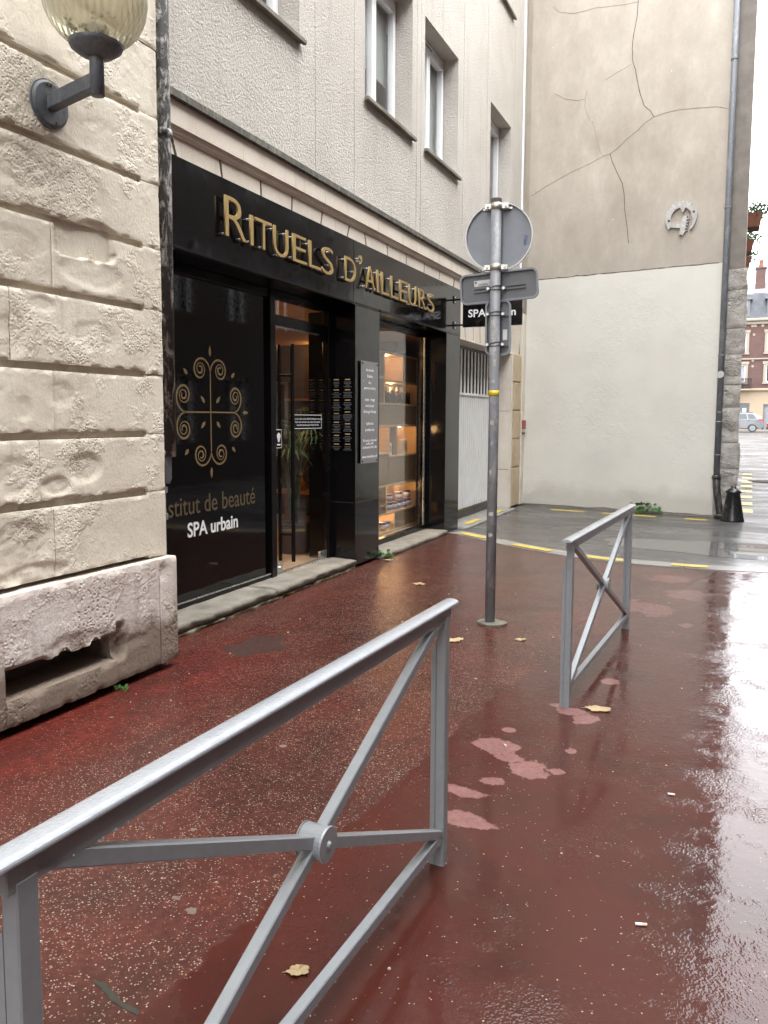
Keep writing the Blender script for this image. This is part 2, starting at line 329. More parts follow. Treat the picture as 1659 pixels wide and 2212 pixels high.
def wet(nt, p, rough, bmp, crough, cbump):
    p.inputs['Coat Weight'].default_value = 1.0; p.inputs['Coat IOR'].default_value = 1.33
def red_pavement():
    m, nt, p = newmat('wet_red_pavement'); P = pos(nt); s = N(nt, 'SeparateXYZ', {0: P}).outputs
    big = nz(nt, P, 1.3, 7, .6, .4); mid = nz(nt, P, 6, 6, .6); fine = nz(nt, P, 160, 4, .6)
    # boundary between the old speckled surface and the newer smooth strip
    e = mth(nt, 'SUBTRACT', s[0], mth(nt, 'MULTIPLY_ADD', s[1], .062, 2.125))
    e = mth(nt, 'ADD', e, mth(nt, 'MULTIPLY_ADD', mid, .16, -.08))
    far = mth(nt, 'MULTIPLY_ADD', mth(nt, 'MAXIMUM', mth(nt, 'SUBTRACT', s[1], 4.3), 0.0), .18, 0.0)
    e = mth(nt, 'SUBTRACT', e, far)
    new = ramp(nt, mth(nt, 'MULTIPLY_ADD', e, 9.0, .5), (.42, 0.0), (.58, 1.0))
    old_c = ramp(nt, big, (.3, (.044, .0155, .0110)), (.5, (.063, .0185, .0125)), (.7, (.083, .0210, .0138)))
    # brighter, cleaner red in the band under the stone wall
    band = mth(nt, 'MULTIPLY', ramp(nt, mth(nt, 'MULTIPLY', mth(nt, 'ADD', s[0], mth(nt, 'MULTIPLY', big, .9)), .25), (.27, 1.0), (.40, 0.0)),
               ramp(nt, mth(nt, 'MULTIPLY', s[1], .1), (.36, 1.0), (.5, .15)))
    old_c = mixc(nt, band, old_c, ramp(nt, mid, (.3, (.072, .0125, .0085)), (.7, (.115, .0185, .012))))
    mot = ramp(nt, nz(nt, P, 34, 7, .75), (.3, .45), (.5, .95), (.7, 1.6))
    old_c = mixc(nt, .8, old_c, mot, 'MULTIPLY')
    old_c = mixc(nt, ramp(nt, nz(nt, pos(nt, 2.6, .9, 1), 1.0, 7, .7, .6), (.48, 0.0), (.66, .6)), old_c, (.030, .0125, .0095))
    new_c = ramp(nt, nz(nt, P, 2.4, 7, .65, .5), (.3, (.037, .0090, .0056)), (.55, (.055, .0112, .0062)), (.75, (.048, .0128, .0088)))
    vo = N(nt, 'TexVoronoi', {'Vector': P, 'Scale': 165.0}, feature='F1'); rnd = N(nt, 'SeparateColor', {0: vo.outputs['Color']}).outputs
    vo2 = N(nt, 'TexVoronoi', {'Vector': P, 'Scale': 80.0}, feature='F1'); rnd2 = N(nt, 'SeparateColor', {0: vo2.outputs['Color']}).outputs
    dens = mth(nt, 'MULTIPLY_ADD', ramp(nt, nz(nt, P, 3.1, 7, .7), (.38, .12), (.65, 1.0)), .34, 0.0)
    dens = mth(nt, 'MULTIPLY', dens, mth(nt, 'MULTIPLY_ADD', band, -.75, 1.0))
    dens = mth(nt, 'MULTIPLY', dens, mth(nt, 'MULTIPLY_ADD', new, -.93, 1.0))
    chip = mth(nt, 'MULTIPLY', mth(nt, 'LESS_THAN', vo.outputs[0], .42), mth(nt, 'LESS_THAN', rnd[0], dens))
    chip2 = mth(nt, 'MULTIPLY', mth(nt, 'LESS_THAN', vo2.outputs[0], .26), mth(nt, 'LESS_THAN', rnd2[0], mth(nt, 'MULTIPLY', dens, .22)))
    cc = mixc(nt, rnd[1], (.11, .062, .045), (.42, .33, .26))
    col = mixc(nt, new, old_c, new_c)
    col = mixc(nt, mth(nt, 'MAXIMUM', mth(nt, 'MULTIPLY', chip, .85), chip2), col, cc)
    # worn pale patches with a shape of their own
    dmin = None; wob = mth(nt, 'MULTIPLY_ADD', nz(nt, P, 8.5, 6, .62, .3), 2.6, -1.3)
    for cx, cy, rx, ry in ((2.60, 3.52, .12, .09), (2.70, 3.44, .07, .05), (2.80, 3.34, .085, .10), (2.60, 3.02, .11, .05), (2.68, 3.17, .05, .045), (2.69, 2.80, .14, .055), (2.84, 4.14, .10, .06), (2.92, 4.06, .06, .08), (2.76, 4.20, .045, .035),
                           (2.60, 3.75, .04, .035), (2.93, 3.62, .03, .035), (2.92, 3.38, .035, .03), (2.95, 4.72, .05, .05), (2.82, 6.8, .14, .24), (3.05, 6.7, .13, .25), (3.25, 7.4, .16, .24), (3.05, 8.1, .2, .2), (3.3, 6.3, .05, .08)):
        v = N(nt, 'VectorMath', {0: P, 1: (cx, cy, 0)}, operation='SUBTRACT').outputs[0]; v = N(nt, 'VectorMath', {0: v, 1: (1/rx, 1/ry, 0)}, operation='MULTIPLY').outputs[0]
        L = N(nt, 'VectorMath', {0: v}, operation='LENGTH').outputs['Value']; dmin = L if dmin is None else mth(nt, 'MINIMUM', dmin, L)
    worn = ramp(nt, mth(nt, 'ADD', dmin, wob), (.86, 1.0), (1.0, 0.0))
    col = mixc(nt, mth(nt, 'MULTIPLY', worn, ramp(nt, mth(nt, 'MULTIPLY', s[1], .1), (.5, .85), (.62, .38))), col, ramp(nt, nz(nt, P, 40, 5, .65), (.3, (.17, .078, .070)), (.7, (.25, .125, .115))))
    nt.links.new(col, p.inputs['Base Color']); p.inputs['Roughness'].default_value = .65; p.inputs['Specular IOR Level'].default_value = .08
    nt.links.new(ramp(nt, new, (0.0, .85), (1.0, 1.0)), p.inputs['Coat Weight']); p.inputs['Coat IOR'].default_value = 1.35
    cr = mixc(nt, new, (.17,)*3, (.06,)*3); cr = mixc(nt, ramp(nt, nz(nt, P, 1.7, 5), (.42, 0.0), (.62, .6)), cr, (.035,)*3)
    nt.links.new(cr, p.inputs['Coat Roughness'])
    nt.links.new(bump(nt, mth(nt, 'ADD', fine, chip), .35, .004), p.inputs['Normal'])
    gr = N(nt, 'TexVoronoi', {'Vector': P, 'Scale': 130.0}, feature='SMOOTH_F1').outputs[0]
    patch = ramp(nt, nz(nt, P, 2.3, 7, .72), (.47, .05), (.62, 1.0))
    patch = mth(nt, 'MULTIPLY', mth(nt, 'MAXIMUM', patch, mth(nt, 'MULTIPLY_ADD', new, -.6, .6)), mth(nt, 'MULTIPLY_ADD', new, -.35, 1.0))
    hh = mth(nt, 'ADD', mth(nt, 'MULTIPLY', gr, patch), mth(nt, 'MULTIPLY', nz(nt, P, 30, 3), .22))
    hh = mth(nt, 'ADD', hh, mth(nt, 'MULTIPLY', nz(nt, P, 5, 3), .45))
    nt.links.new(bump(nt, hh, .55, .0045), p.inputs['Coat Normal'])
    return m
REDP = red_pavement()
def asphalt():
    m, nt, p = newmat('wet_asphalt'); P = pos(nt)
    big = nz(nt, pos(nt, .5, 1.6, 1), .8, 7, .6); fine = nz(nt, P, 120, 5, .65)
    col = ramp(nt, fine, (.3, (.035, .034, .032)), (.7, (.085, .082, .076)))
    col = mixc(nt, ramp(nt, big, (.35, 0.0), (.7, .6)), col, (.10, .085, .075))
    nt.links.new(col, p.inputs['Base Color']); p.inputs['Roughness'].default_value = .6; p.inputs['Specular IOR Level'].default_value = .3
    nt.links.new(ramp(nt, nz(nt, pos(nt, .35, 1.1, 1), .9, 7, .65), (.40, .30), (.62, .95)), p.inputs['Coat Weight']); p.inputs['Coat IOR'].default_value = 1.36
    nt.links.new(ramp(nt, big, (.38, .09), (.6, .38)), p.inputs['Coat Roughness'])
    nt.links.new(bump(nt, fine, .5, .006), p.inputs['Normal'])
    nt.links.new(bump(nt, mth(nt, 'ADD', nz(nt, P, 70, 3), mth(nt, 'MULTIPLY', nz(nt, P, 7, 3), 1.5)), .26, .004), p.inputs['Coat Normal'])
    return m
ASPH = asphalt()
def pudd(name, c):
    m, nt, p = newmat(name); P = pos(nt)
    nt.links.new(ramp(nt, nz(nt, P, 4, 5), (.3, tuple(x*.8 for x in c)), (.7, c)), p.inputs['Base Color'])
    p.inputs['Roughness'].default_value = .5; p.inputs['Coat Weight'].default_value = 1; p.inputs['Coat IOR'].default_value = 1.36; p.inputs['Coat Roughness'].default_value = .005
    nt.links.new(bump(nt, nz(nt, P, 3, 2), .02, .004), p.inputs['Coat Normal']); return m
PUDD = pudd('puddle_water', (.045, .042, .04))
PINK = flat('worn_pink_patch', (.235, .108, .10), .5, var=.15, scale=9, coat=1.0, crough=.12)
SKIRTM = flat('dark_gap', (.02, .016, .014), .95)
def leafm(name, a, b):
    m, nt, p = newmat(name)
    nt.links.new(ramp(nt, nz(nt, pos(nt), 9, 4), (.35, a), (.65, b)), p.inputs['Base Color']); p.inputs['Roughness'].default_value = .55
    return m
GREEN = leafm('green_leaf', (.022, .065, .012), (.06, .15, .03)); PALM = leafm('palm_leaf', (.03, .10, .025), (.12, .22, .07))
DRYL = leafm('dry_leaf', (.27, .19, .085), (.42, .33, .18)); MOSS = leafm('moss', (.035, .05, .012), (.09, .10, .03))
POTM = flat('grey_pot', (.045, .045, .05), .6); BRASS = flat('brass', (.62, .40, .13), .28, metal=1.0)
CONC = mineral('old_concrete', (.10, .10, .075), (.17, .165, .13), (.22, .21, .18), 9, 60, .5, .006)

# ------------------------------------------------------------------ text
def text_mesh(body, size, ext=0.0, align='LEFT', sp=1.0, bold=0.0):
    c = bpy.data.curves.new('text', 'FONT'); c.body = body; c.size = size; c.extrude = ext; c.align_x = align; c.space_character = sp; c.offset = bold
    c.resolution_u = 4
    o = bpy.data.objects.new('text', c); COL.objects.link(o)
    dg = bpy.context.evaluated_depsgraph_get(); me = bpy.data.meshes.new_from_object(o.evaluated_get(dg))
    bpy.data.objects.remove(o); bpy.data.curves.remove(c); return me
MX = Matrix(((0, 0, 1, 0), (1, 0, 0, 0), (0, 1, 0, 0), (0, 0, 0, 1)))       # faces +X
MY = Matrix(((1, 0, 0, 0), (0, 0, -1, 0), (0, 1, 0, 0), (0, 0, 0, 1)))      # faces -Y
def place(me, M, at, scale=(1, 1)):
    me.transform(Matrix.Translation(at) @ M @ Matrix.Diagonal((scale[0], scale[1], 1, 1))); return me
def fit(me, w=None, h=None):
    xs = [v.co.x for v in me.vertices]; ys = [v.co.y for v in me.vertices]
    x0, x1, y0, y1 = min(xs), max(xs), min(ys), max(ys)
    a = w/(x1-x0) if w else 1; b = h/(y1-y0) if h else 1
    for v in me.vertices: v.co.x = (v.co.x-x0)*a; v.co.y = (v.co.y-y0)*b
    return me
TX = {}
def T(key, *a, **k): TX[key] = text_mesh(*a, **k)
LET = [('R', 4.922, 5.195, 2.933, 3.227), ('I', 5.251, 5.293, 2.928, 3.158), ('T', 5.323, 5.558, 2.928, 3.158), ('U', 5.592, 5.82, 2.918, 3.158), ('E', 5.893, 6.122, 2.926, 3.156),
       ('L', 6.171, 6.39, 2.925, 3.155), ('S', 6.412, 6.633, 2.912, 3.158), ('D', 6.873, 7.113, 2.918, 3.15), ('\u2019', 7.19, 7.253, 3.128, 3.214), ('A', 7.327, 7.563, 2.914, 3.148),
       ('I', 7.608, 7.65, 2.914, 3.145), ('L', 7.721, 7.94, 2.914, 3.143), ('L', 7.973, 8.187, 2.912, 3.142), ('E', 8.222, 8.452, 2.91, 3.14), ('U', 8.5, 8.729, 2.9, 3.138), ('R', 8.81, 9.043, 2.91, 3.136), ('S', 9.097, 9.342, 2.905, 3.13)]
for i, l in enumerate(LET): TX['L%d' % i] = text_mesh(l[0], .3, .007, bold=-.003)
T('inst', 'Institut de beaut\u00e9', .2, .0005); T('spa', 'SPA urbain', .2, .0005, bold=.004)
T('hs1', 'RITUELS D\u2019AILLEURS', .1, .0005); T('hs2', 'SPA urbain', .1, .0005, bold=.002)
PLQ = [('du monde', 2.075, .034), ('Kobido', 2.010, .034), ('duo', 1.945, .034), ('parents enfants', 1.885, .034), ('corps - visage', 1.765, .034), ('amincissant', 1.70, .034), ('drainages Renata', 1.637, .034),
       ('\u00e9pilations', 1.512, .034), ('produits bio', 1.445, .034), ('Du Lundi au Vendredi', 1.335, .028), ('de 9h \u00e0 19h', 1.300, .028), ('Le Samedi de 9h \u00e0 18h', 1.262, .028), ('www.rituelsdailleurs.fr', 1.162, .030)]
for i, l in enumerate(PLQ): TX['P%d' % i] = text_mesh(l[0], l[2]*1.35, .0004, 'CENTER')
T('n0', 'Vous entrez dans un lieu d\u00e9di\u00e9 \u00e0 la d\u00e9tente et au repos.', .026, .0003, 'CENTER'); T('n1', 'Nous vous remercions par avance de respecter', .026, .0003, 'CENTER'); T('n2', 'la s\u00e9r\u00e9nit\u00e9 des lieux pour le bien de tous.', .026, .0003, 'CENTER')
T('lac', 'LACROIX', .03, .0003); T('n14', '14', .03, .0003); T('sp', 'SPI', .03, .0003)
def txt(name, key, mat, parent, M, at, w=None, h=None, raw=False):
    me = TX[key]
    if w or h: fit(me, w, h)
    place(me, M, at); me.materials.clear(); me.materials.append(mat); me.name = name
    return ob(name, me, parent)

# ------------------------------------------------------------------ ground
def zg(y): return 0.0 if y < 16 else (0.58*(y-16)/56 if y < 72 else .58+.04*min(1, (y-72)/8))
m = MB(); YS = [-80, -20, 0, 8, 12, 16, 24, 34, 46, 58, 72, 80, 120, 500]; XS = [-300, -60, -12, -4, 0, 4, 8, 12, 60, 300]
m.add([(x, y, zg(y)) for y in YS for x in XS], [(j*len(XS)+i, j*len(XS)+i+1, (j+1)*len(XS)+i+1, (j+1)*len(XS)+i) for j in range(len(YS)-1) for i in range(len(XS)-1)])
ground = struct(m.build('ground', ASPH))
KN = [(-.02, 10.10), (.16, 10.0), (.55, 9.72), (1.1, 9.33), (1.74, 8.98), (2.2, 8.82), (2.69, 8.74), (3.3, 8.76), (3.95, 8.84), (4.8, 8.95), (6.2, 9.1)]
def kn(x):
    for (a, b), (c, d) in zip(KN, KN[1:]):
        if x <= c: return b+(d-b)*(x-a)/(c-a)
    return KN[-1][1]
m = MB(); xs = [-.34+.12*i for i in range(54)]; ys = [-14, -6, -2]+[-.5+.25*i for i in range(33)]
rows = []
for x in xs:
    yk = kn(max(-.02, x)); col = [y for y in ys if y < yk-.05]+[yk]
    rows.append(col)
for a in range(len(xs)-1):
    c0, c1 = rows[a], rows[a+1]
    n = min(len(c0), len(c1)); c0 = c0[:n-1]+[rows[a][-1]]; c1 = c1[:n-1]+[rows[a+1][-1]]
    def pz(x, y): return .008+.001*noise.noise(Vector((x*.9, y*.9, 3.1)))
    v = [(xs[a], y, pz(xs[a], y)) for y in c0]+[(xs[a+1], y, pz(xs[a+1], y)) for y in c1]
    m.add(v, [(i, n+i, n+i+1, i+1) for i in range(n-1)], True)
# outer edge drop
red = m.build('red_pavement', REDP); struct(red)
bm = bmesh.new(); bm.from_mesh(red.data); bmesh.ops.remove_doubles(bm, verts=bm.verts, dist=1e-4); bm.to_mesh(red.data); bm.free()
# kerb stones
kerb = struct(ob('kerb', None)); kerb['label'] = 'dropped granite kerb between red pavement and asphalt'
random.seed(4)
def along(t):
    """arc-length position on the kerb line"""
    for (a, b), (c, d) in zip(KN, KN[1:]):
        L = math.hypot(c-a, d-b)
        if t <= L: return Vector((a+(c-a)*t/L, b+(d-b)*t/L)), Vector(((c-a)/L, (d-b)/L))
        t -= L
    return Vector(KN[-1]), Vector((1, 0))
t = .02
for i in range(7):
    L = random.uniform(.78, 1.02); pts = []
    for k in range(5):
        p, d = along(t+.006+(L-.012)*k/4); nrm = Vector((-d.y, d.x)); pts.append((p+nrm*.015, p+nrm*.29))
    zt = .013+random.uniform(-.002, .003); v = []
    for a, b in pts: v += [(a.x, a.y, zt), (b.x, b.y, zt-.003), (b.x, b.y, -.1), (a.x, a.y, -.1)]
    f = []
    for k in range(4):
        for q in range(4): f.append((k*4+q, k*4+(q+1) % 4, (k+1)*4+(q+1) % 4, (k+1)*4+q))
    f += [(0, 3, 2, 1), (16, 17, 18, 19)]
    MB().add(v, f).build('kerb_stone', KERBM, kerb, True)
    t += L
def sheet(name, pts, z, mat, parent, th=.003):
    m = MB(); n = len(pts)
    m.add([(x, y, z) for x, y in pts]+[(x, y, z-th) for x, y in pts], [tuple(range(n))]+[(i, n+i, n+(i+1) % n, (i+1) % n) for i in range(n)])
    return m.build(name, mat, parent, True)
def ragged(c, ax, lx, wy, seed, k=9):
    """rectangular paint dash with worn ends; ax = direction"""
    random.seed(seed); d = Vector(ax).normalized(); n = Vector((-d.y, d.x)); c = Vector(c); o = []
    for i in range(k): o.append(c+d*(lx*(i/(k-1)-.5))+n*(-wy/2+random.uniform(-.006, .006)))
    for i in range(k): o.append(c+d*(lx*(.5-i/(k-1)))+n*(wy/2+random.uniform(-.006, .006)))
    return [(p.x, p.y) for p in o]
for s, e_ in ((.20, .72), (1.28, 1.90), (2.40, 2.93), (3.40, 3.78)):
    q = [along(s+(e_-s)*k/6) for k in range(7)]
    a = [p+Vector((-d.y, d.x))*.06 for p, d in q]; b = [p+Vector((-d.y, d.x))*.20 for p, d in q]
    m = MB(); n = 7
    m.add([(p.x, p.y, .0205) for p in a]+[(p.x, p.y, .0175) for p in b], [(k, k+1, n+k+1, n+k) for k in range(n-1)]); m.build('yellow_dash', YELLOW, kerb)
GA = Vector((.054, 14.145)); GE = Vector((.9903, -.139)); GN = Vector((-.139, -.9903))
def G(u, d, z): p = GA+GE*u+GN*d; return (p.x, p.y, z)
for u0, u1 in ((.72, 1.30), (1.62, 1.85), (2.0, 2.50), (2.95, 3.28)):
    a = [G(u, d, 0)[:2] for u, d in ((u0, .42), (u1, .42), (u1, .55), (u0, .55))]
    c = Vector(((a[0][0]+a[2][0])/2, (a[0][1]+a[2][1])/2)); sheet('yellow_dash', ragged(c, GE, u1-u0, .12, int(u0*100)), .005, YELLOW, ground)
for i in range(8):
    y = 14.9+i*1.25; sheet('yellow_dash', ragged((3.80+.02*i, y), (0, 1), .62, .24, 70+i), zg(y)+.006+.0002*i, YELLOW, ground)
# driveway sill strip before garage, manhole far away
random.seed(12)
def blob(cx, cy, rx, ry, seed, n=40, amp=.28, f=1.6):
    o = []
    for k in range(n):
        t = 2*math.pi*k/n; r = 1+amp*noise.noise(Vector((math.cos(t)*f+seed*7.3, math.sin(t)*f, seed)))+amp*.35*noise.noise(Vector((math.cos(t)*4+seed*3, math.sin(t)*4, seed)))
        o.append((cx+rx*r*math.cos(t), cy+ry*r*math.sin(t)))
    return o
_b = blob(4.2, 10.35, 2.0, .62, 3, 60, .22); pud = struct(MB().add([(x, y, .003) for x, y in _b], [tuple(range(60))]).build('puddle', PUDD))
sheet('manhole_cover', blob(4.35, 21.5, .42, .42, 1, 24, .02), zg(21.5)+.012, DARKJ, ground)
sheet('dark_stain', blob(.62, 4.42, .20, .24, 31.5, 30, .5), .0094, flat('damp_stain', (.046, .0185, .0135), .5, var=.35, scale=14, coat=.85, crough=.16), red, .0015)
random.seed(66); _p = [(2.01+.018*i+random.uniform(-.006, .006), 1.535-.0048*i+random.uniform(-.006, .006)) for i in range(12)]
sheet('surface_crack', [(x, y+.004+.016*random.random()*math.sin(math.pi*i/11)) for i, (x, y) in enumerate(_p)]+[(x, y-.004-.016*random.random()*math.sin(math.pi*i/11)) for i, (x, y) in reversed(list(enumerate(_p)))], .0094, flat('mossy_crack', (.020, .019, .010), .8), red, .0012)

# ------------------------------------------------------------------ left stone building
sb = thing('stone_building', 'pale rusticated limestone building with deep horizontal joints and a damaged plinth', 'building')
def block(name, y0, y1, z0, z1, xf, back, seed, mat=STONE, rough=1.0, margin=None, j=.018, cell=.022, pits=(), edge=.012, par=None, ragb=0.0):
    """dressed stone with an eroded front; a groove of +-j at top and bottom stops at y=margin"""
    ny = max(2, int((y1-y0)/cell)); nzc = max(2, int((z1-z0)/cell))
    ysl = [y0+(y1-y0)*i/ny for i in range(ny+1)]
    if margin and y0 < margin < y1: ysl = sorted([y for y in ysl if abs(y-margin) > .006]+[margin-.004, margin+.004])
    v = []; idx = {}; S = Vector((seed*3.7, seed*1.9, seed*5.3))
    for i, y in enumerate(ysl):
        g = j if (margin is None or y < margin) else .0015
        for k in range(nzc+1):
            a, b = z0+g, z1-g
            t = k/nzc; z = a+(b-a)*t
            p = Vector((y, z, 0))
            n1 = noise.fractal(p*5+S, 1.0, 2.0, 5); n2 = noise.noise(p*2.3+S*2); n3 = noise.fractal(p*28+S, 1.0, 2.1, 3)
            er = max(0, min(1, (n2+.08)*3.0))
            d = rough*(-.0015*abs(n1)-er*(.0012+.0022*abs(n1)+.004*max(0, n3)))+.0007*n3*rough
            for (py, pz, ry, rz, dp) in [(p_[0], p_[1], p_[2]*.8, p_[3]*.8, p_[4]*(1 if p_[4] > .04 else .45)) for p_ in pits]:
                ex = 2 if dp < .04 else 5
                q = abs((y-py)/ry)**ex+abs((z-pz)/rz)**ex+(.35 if ex == 2 else .9)*n1
                if q < 1.3: d -= dp*max(0, min(1, (1.3-q)*(1.5 if dp < .04 else 5)))*(1+.35*n3)
            ez = min(z-a, b-z); ey = min(y-y0, y1-y)
            chip = edge*(.25+2.6*max(0, noise.noise(Vector((y*17, z*17, seed)))+.1*noise.noise(Vector((y*60, z*60, seed)))))
            if ez < chip: d -= (chip-ez)*1.1
            if ey < .006: d -= .003
            zz = z
            if ragb and k == 0: zz += ragb*max(0, noise.noise(Vector((y*6, seed, 1.0)))+.4*noise.noise(Vector((y*19, seed, 4.0)))+.25)
            idx[i, k] = len(v); v.append((xf+d, y, zz))
    f = [(idx[i, k], idx[i+1, k], idx[i+1, k+1], idx[i, k+1]) for i in range(len(ysl)-1) for k in range(nzc)]
    mb = MB().add(v, f, True)
    I = len(ysl)-1; ring = [(i, 0) for i in range(I)]+[(I, k) for k in range(nzc)]+[(i, nzc) for i in range(I, 0, -1)]+[(0, k) for k in range(nzc, 0, -1)]
    fr = [v[idx[r]] for r in ring]; n = len(ring)
    mb.add(fr+[(back, p[1], p[2]) for p in fr], [(q, n+q, n+(q+1) % n, (q+1) % n) for q in range(n)])
    return mb.build(name, mat, par or sb)
COURSE = [4.53, 4.14, 3.75, 3.357, 2.968, 2.591, 2.227, 1.838, 1.482, 1.129, .722]
VJ = [[-.9, .2, 1.3, 2.4], [-.4, .7, 1.8, 2.9], [-.9, .2, 1.35, 2.5], [-.4, .7, 1.9, 3.0], [-.9, .3, 1.4, 2.42], [-.4, .8, 1.95, 3.02], [-.9, .3, 1.5, 2.75], [-.4, .7, 1.8, 3.0], [-.9, .3, 1.6, 2.9], [-.4, .8, 1.95, 2.98]]
PITS = {3: [(3.42, 3.10, .35, .12, .006)], 4: [(2.85, 2.80, .28, .13, .012), (3.25, 2.78, .2, .14, .010), (3.33, 2.60, .16, .05, .03)], 5: [(3.26, 2.52, .25, .11, .055), (3.30, 2.36, .26, .10, .015), (2.8, 2.42, .20, .10, .008)],
        6: [(2.75, 1.98, .12, .14, .012), (3.3, 2.02, .2, .1, .010), (2.95, 2.15, .1, .05, .012)], 7: [(3.05, 1.70, .12, .08, .010), (2.82, 1.62, .05, .07, .012)], 8: [(3.2, 1.30, .16, .10, .022), (2.75, 1.28, .14, .13, .016), (3.0, 1.22, .12, .06, .018)], 9: [(2.76, .93, .22, .15, .022), (2.85, .78, .25, .06, .03)]}
sid = 1
for c in range(len(COURSE)-1):
    z1, z0 = COURSE[c], COURSE[c+1]; e = [-2.0]+VJ[c]+[3.858]
    for a, b in zip(e, e[1:]):
        near = b > 2.3
        block('stone', a+.002, b-.002, z0, z1, .352+random.uniform(-.003, .003), .20, sid, STONE, 1.0 if near else .8, 3.70, .019, .0135 if near else .08, PITS.get(c, ()) if near else (), .007)
        sid += 1
B('wall_core', STONE, sb, -6.0, .318, -34.0, 3.845, .735, 11.5)
B('upper_stonework', STONE, sb, .3185, .35, -34.0, 3.855, 4.532, 11.5); B('side_stonework', STONE, sb, .3185, .35, -34.0, -2.003, .735, 4.53)
# plinth with a broken ventilation slot
block('plinth_stone', 2.60, 3.345, .33, .715, .405, .12, 71, PLINTH, 1.3, None, .001, .02, [(3.05, .38, .25, .05, .02)], .012, ragb=.09)
block('plinth_stone', 1.2, 2.60, .06, .715, .405, .12, 72, PLINTH, 1.3, None, .001, .03, (), .012)
block('plinth_stone', -2.0, 1.198, .06, .715, .405, .12, 76, PLINTH, 1.0, None, .001, .08, (), .012)
block('plinth_stone', 3.347, 3.722, .06, .715, .402, .12, 73, PLINTH, 1.3, None, .001, .02, [(3.37, .30, .05, .12, .05), (3.5, .27, .12, .03, .015)], .012)
block('plinth_stone', 3.726, 3.88, .06, .715, .408, -.28, 74, PLINTH, .7, None, .001, .02, [(3.75, .63, .03, .06, .02)], .008)
block('plinth_stone', 2.602, 3.345, .06, .195, .412, .12, 75, PLINTH, 1.2, None, .001, .02, (), .014)
B('plinth_core', DARKJ, sb, -6.0, .115, -34.0, 3.72, .0, .733)
B('cavity_back', SKIRTM, sb, .116, .16, 2.55, 3.5, .0, .06)
random.seed(5)

# lamp on the stone wall
lamp = thing('wall_lamp', 'amber fluted globe lamp on grey arm fixed to the stone wall', 'wall lamp', (.352, 3.03, 3.15))
m = MB().tube((.345, 3.03, 3.152), (.362, 3.03, 3.152), .118, n=40).tube((.362, 3.03, 3.152), (.372, 3.03, 3.152), .112, .10, n=40); m.build('back_plate', LAMPG, lamp)
for dy, dz in ((0, .09), (.03, -.085), (-.02, .09)): MB().tube((.37, 3.03+dy, 3.152+dz), (.379, 3.03+dy, 3.152+dz), .008, n=8).build('screw', DARKJ, lamp)
MB().bar((.365, 3.03, 3.155), (.69, 3.01, 3.20), .056, .072, b=.004).build('arm', LAMPG, lamp)
SX, SY = .70, 3.005
MB().lathe([(.0, 3.128), (.026, 3.128), (.034, 3.13), (.034, 3.345), (.032, 3.35), (0, 3.35)], (SX, SY, 0), 20).build('socket_tube', LAMPG, lamp)
MB().lathe([(.0, 3.300), (.04, 3.302), (.080, 3.318), (.120, 3.348), (.128, 3.366), (.120, 3.370), (0, 3.366)], (SX, SY, 0), 32).build('globe_cup', LAMPG, lamp)
MB().lathe([(0, 3.37), (.055, 3.37), (.058, 3.44), (.048, 3.447), (0, 3.447)], (SX, SY, 0), 20).build('bulb_holder', LAMPG, lamp)
def globem():
    m, nt, p = newmat('amber_fluted_glass'); nt.nodes.remove(p); out = nt.nodes['Material Output']; P = pos(nt)
    z = N(nt, 'SeparateXYZ', {0: P}).outputs[2]
    n1 = nz(nt, P, 26, 6, .7); n2 = nz(nt, P, 9, 4)
    algae = mth(nt, 'MULTIPLY', ramp(nt, mth(nt, 'SUBTRACT', mth(nt, 'ADD', n1, mth(nt, 'MULTIPLY', n2, .5)), mth(nt, 'MULTIPLY_ADD', z, 1.8, -5.95)), (.62, 0.0), (.78, 1.0)), .8)
    tr = N(nt, 'BsdfTransparent', {'Color': c4((.90, .87, .76))}); tl = N(nt, 'BsdfTranslucent', {'Color': c4((.74, .70, .56))}); df = N(nt, 'BsdfDiffuse', {'Color': c4((.52, .48, .36))})
    a = N(nt, 'MixShader', {0: .5, 1: tl.outputs[0], 2: df.outputs[0]}); b = N(nt, 'MixShader', {0: .42, 1: a.outputs[0], 2: tr.outputs[0]})
    gl = N(nt, 'BsdfGlossy', {'Roughness': .12}); fr = N(nt, 'Fresnel', {'IOR': 1.4})
    c = N(nt, 'MixShader', {0: fr.outputs[0], 1: b.outputs[0], 2: gl.outputs[0]})
    dk = N(nt, 'BsdfDiffuse', {'Color': c4((.035, .035, .010))}); d = N(nt, 'MixShader', {0: algae, 1: c.outputs[0], 2: dk.outputs[0]})
    nt.links.new(d.outputs[0], out.inputs[0]); return m
pr = []
for k in range(25):
    t = -math.pi/2*.80+(math.pi*.93)*k/24; pr.append((.236*math.cos(t)**.92 if math.cos(t) > 0 else .001, 3.58+.235*math.sin(t)))
MB().lathe(pr, (SX, SY, 0), 216, True, lambda t, z: 1+.03*abs(math.sin(t*20))).build('globe', globem(), lamp)

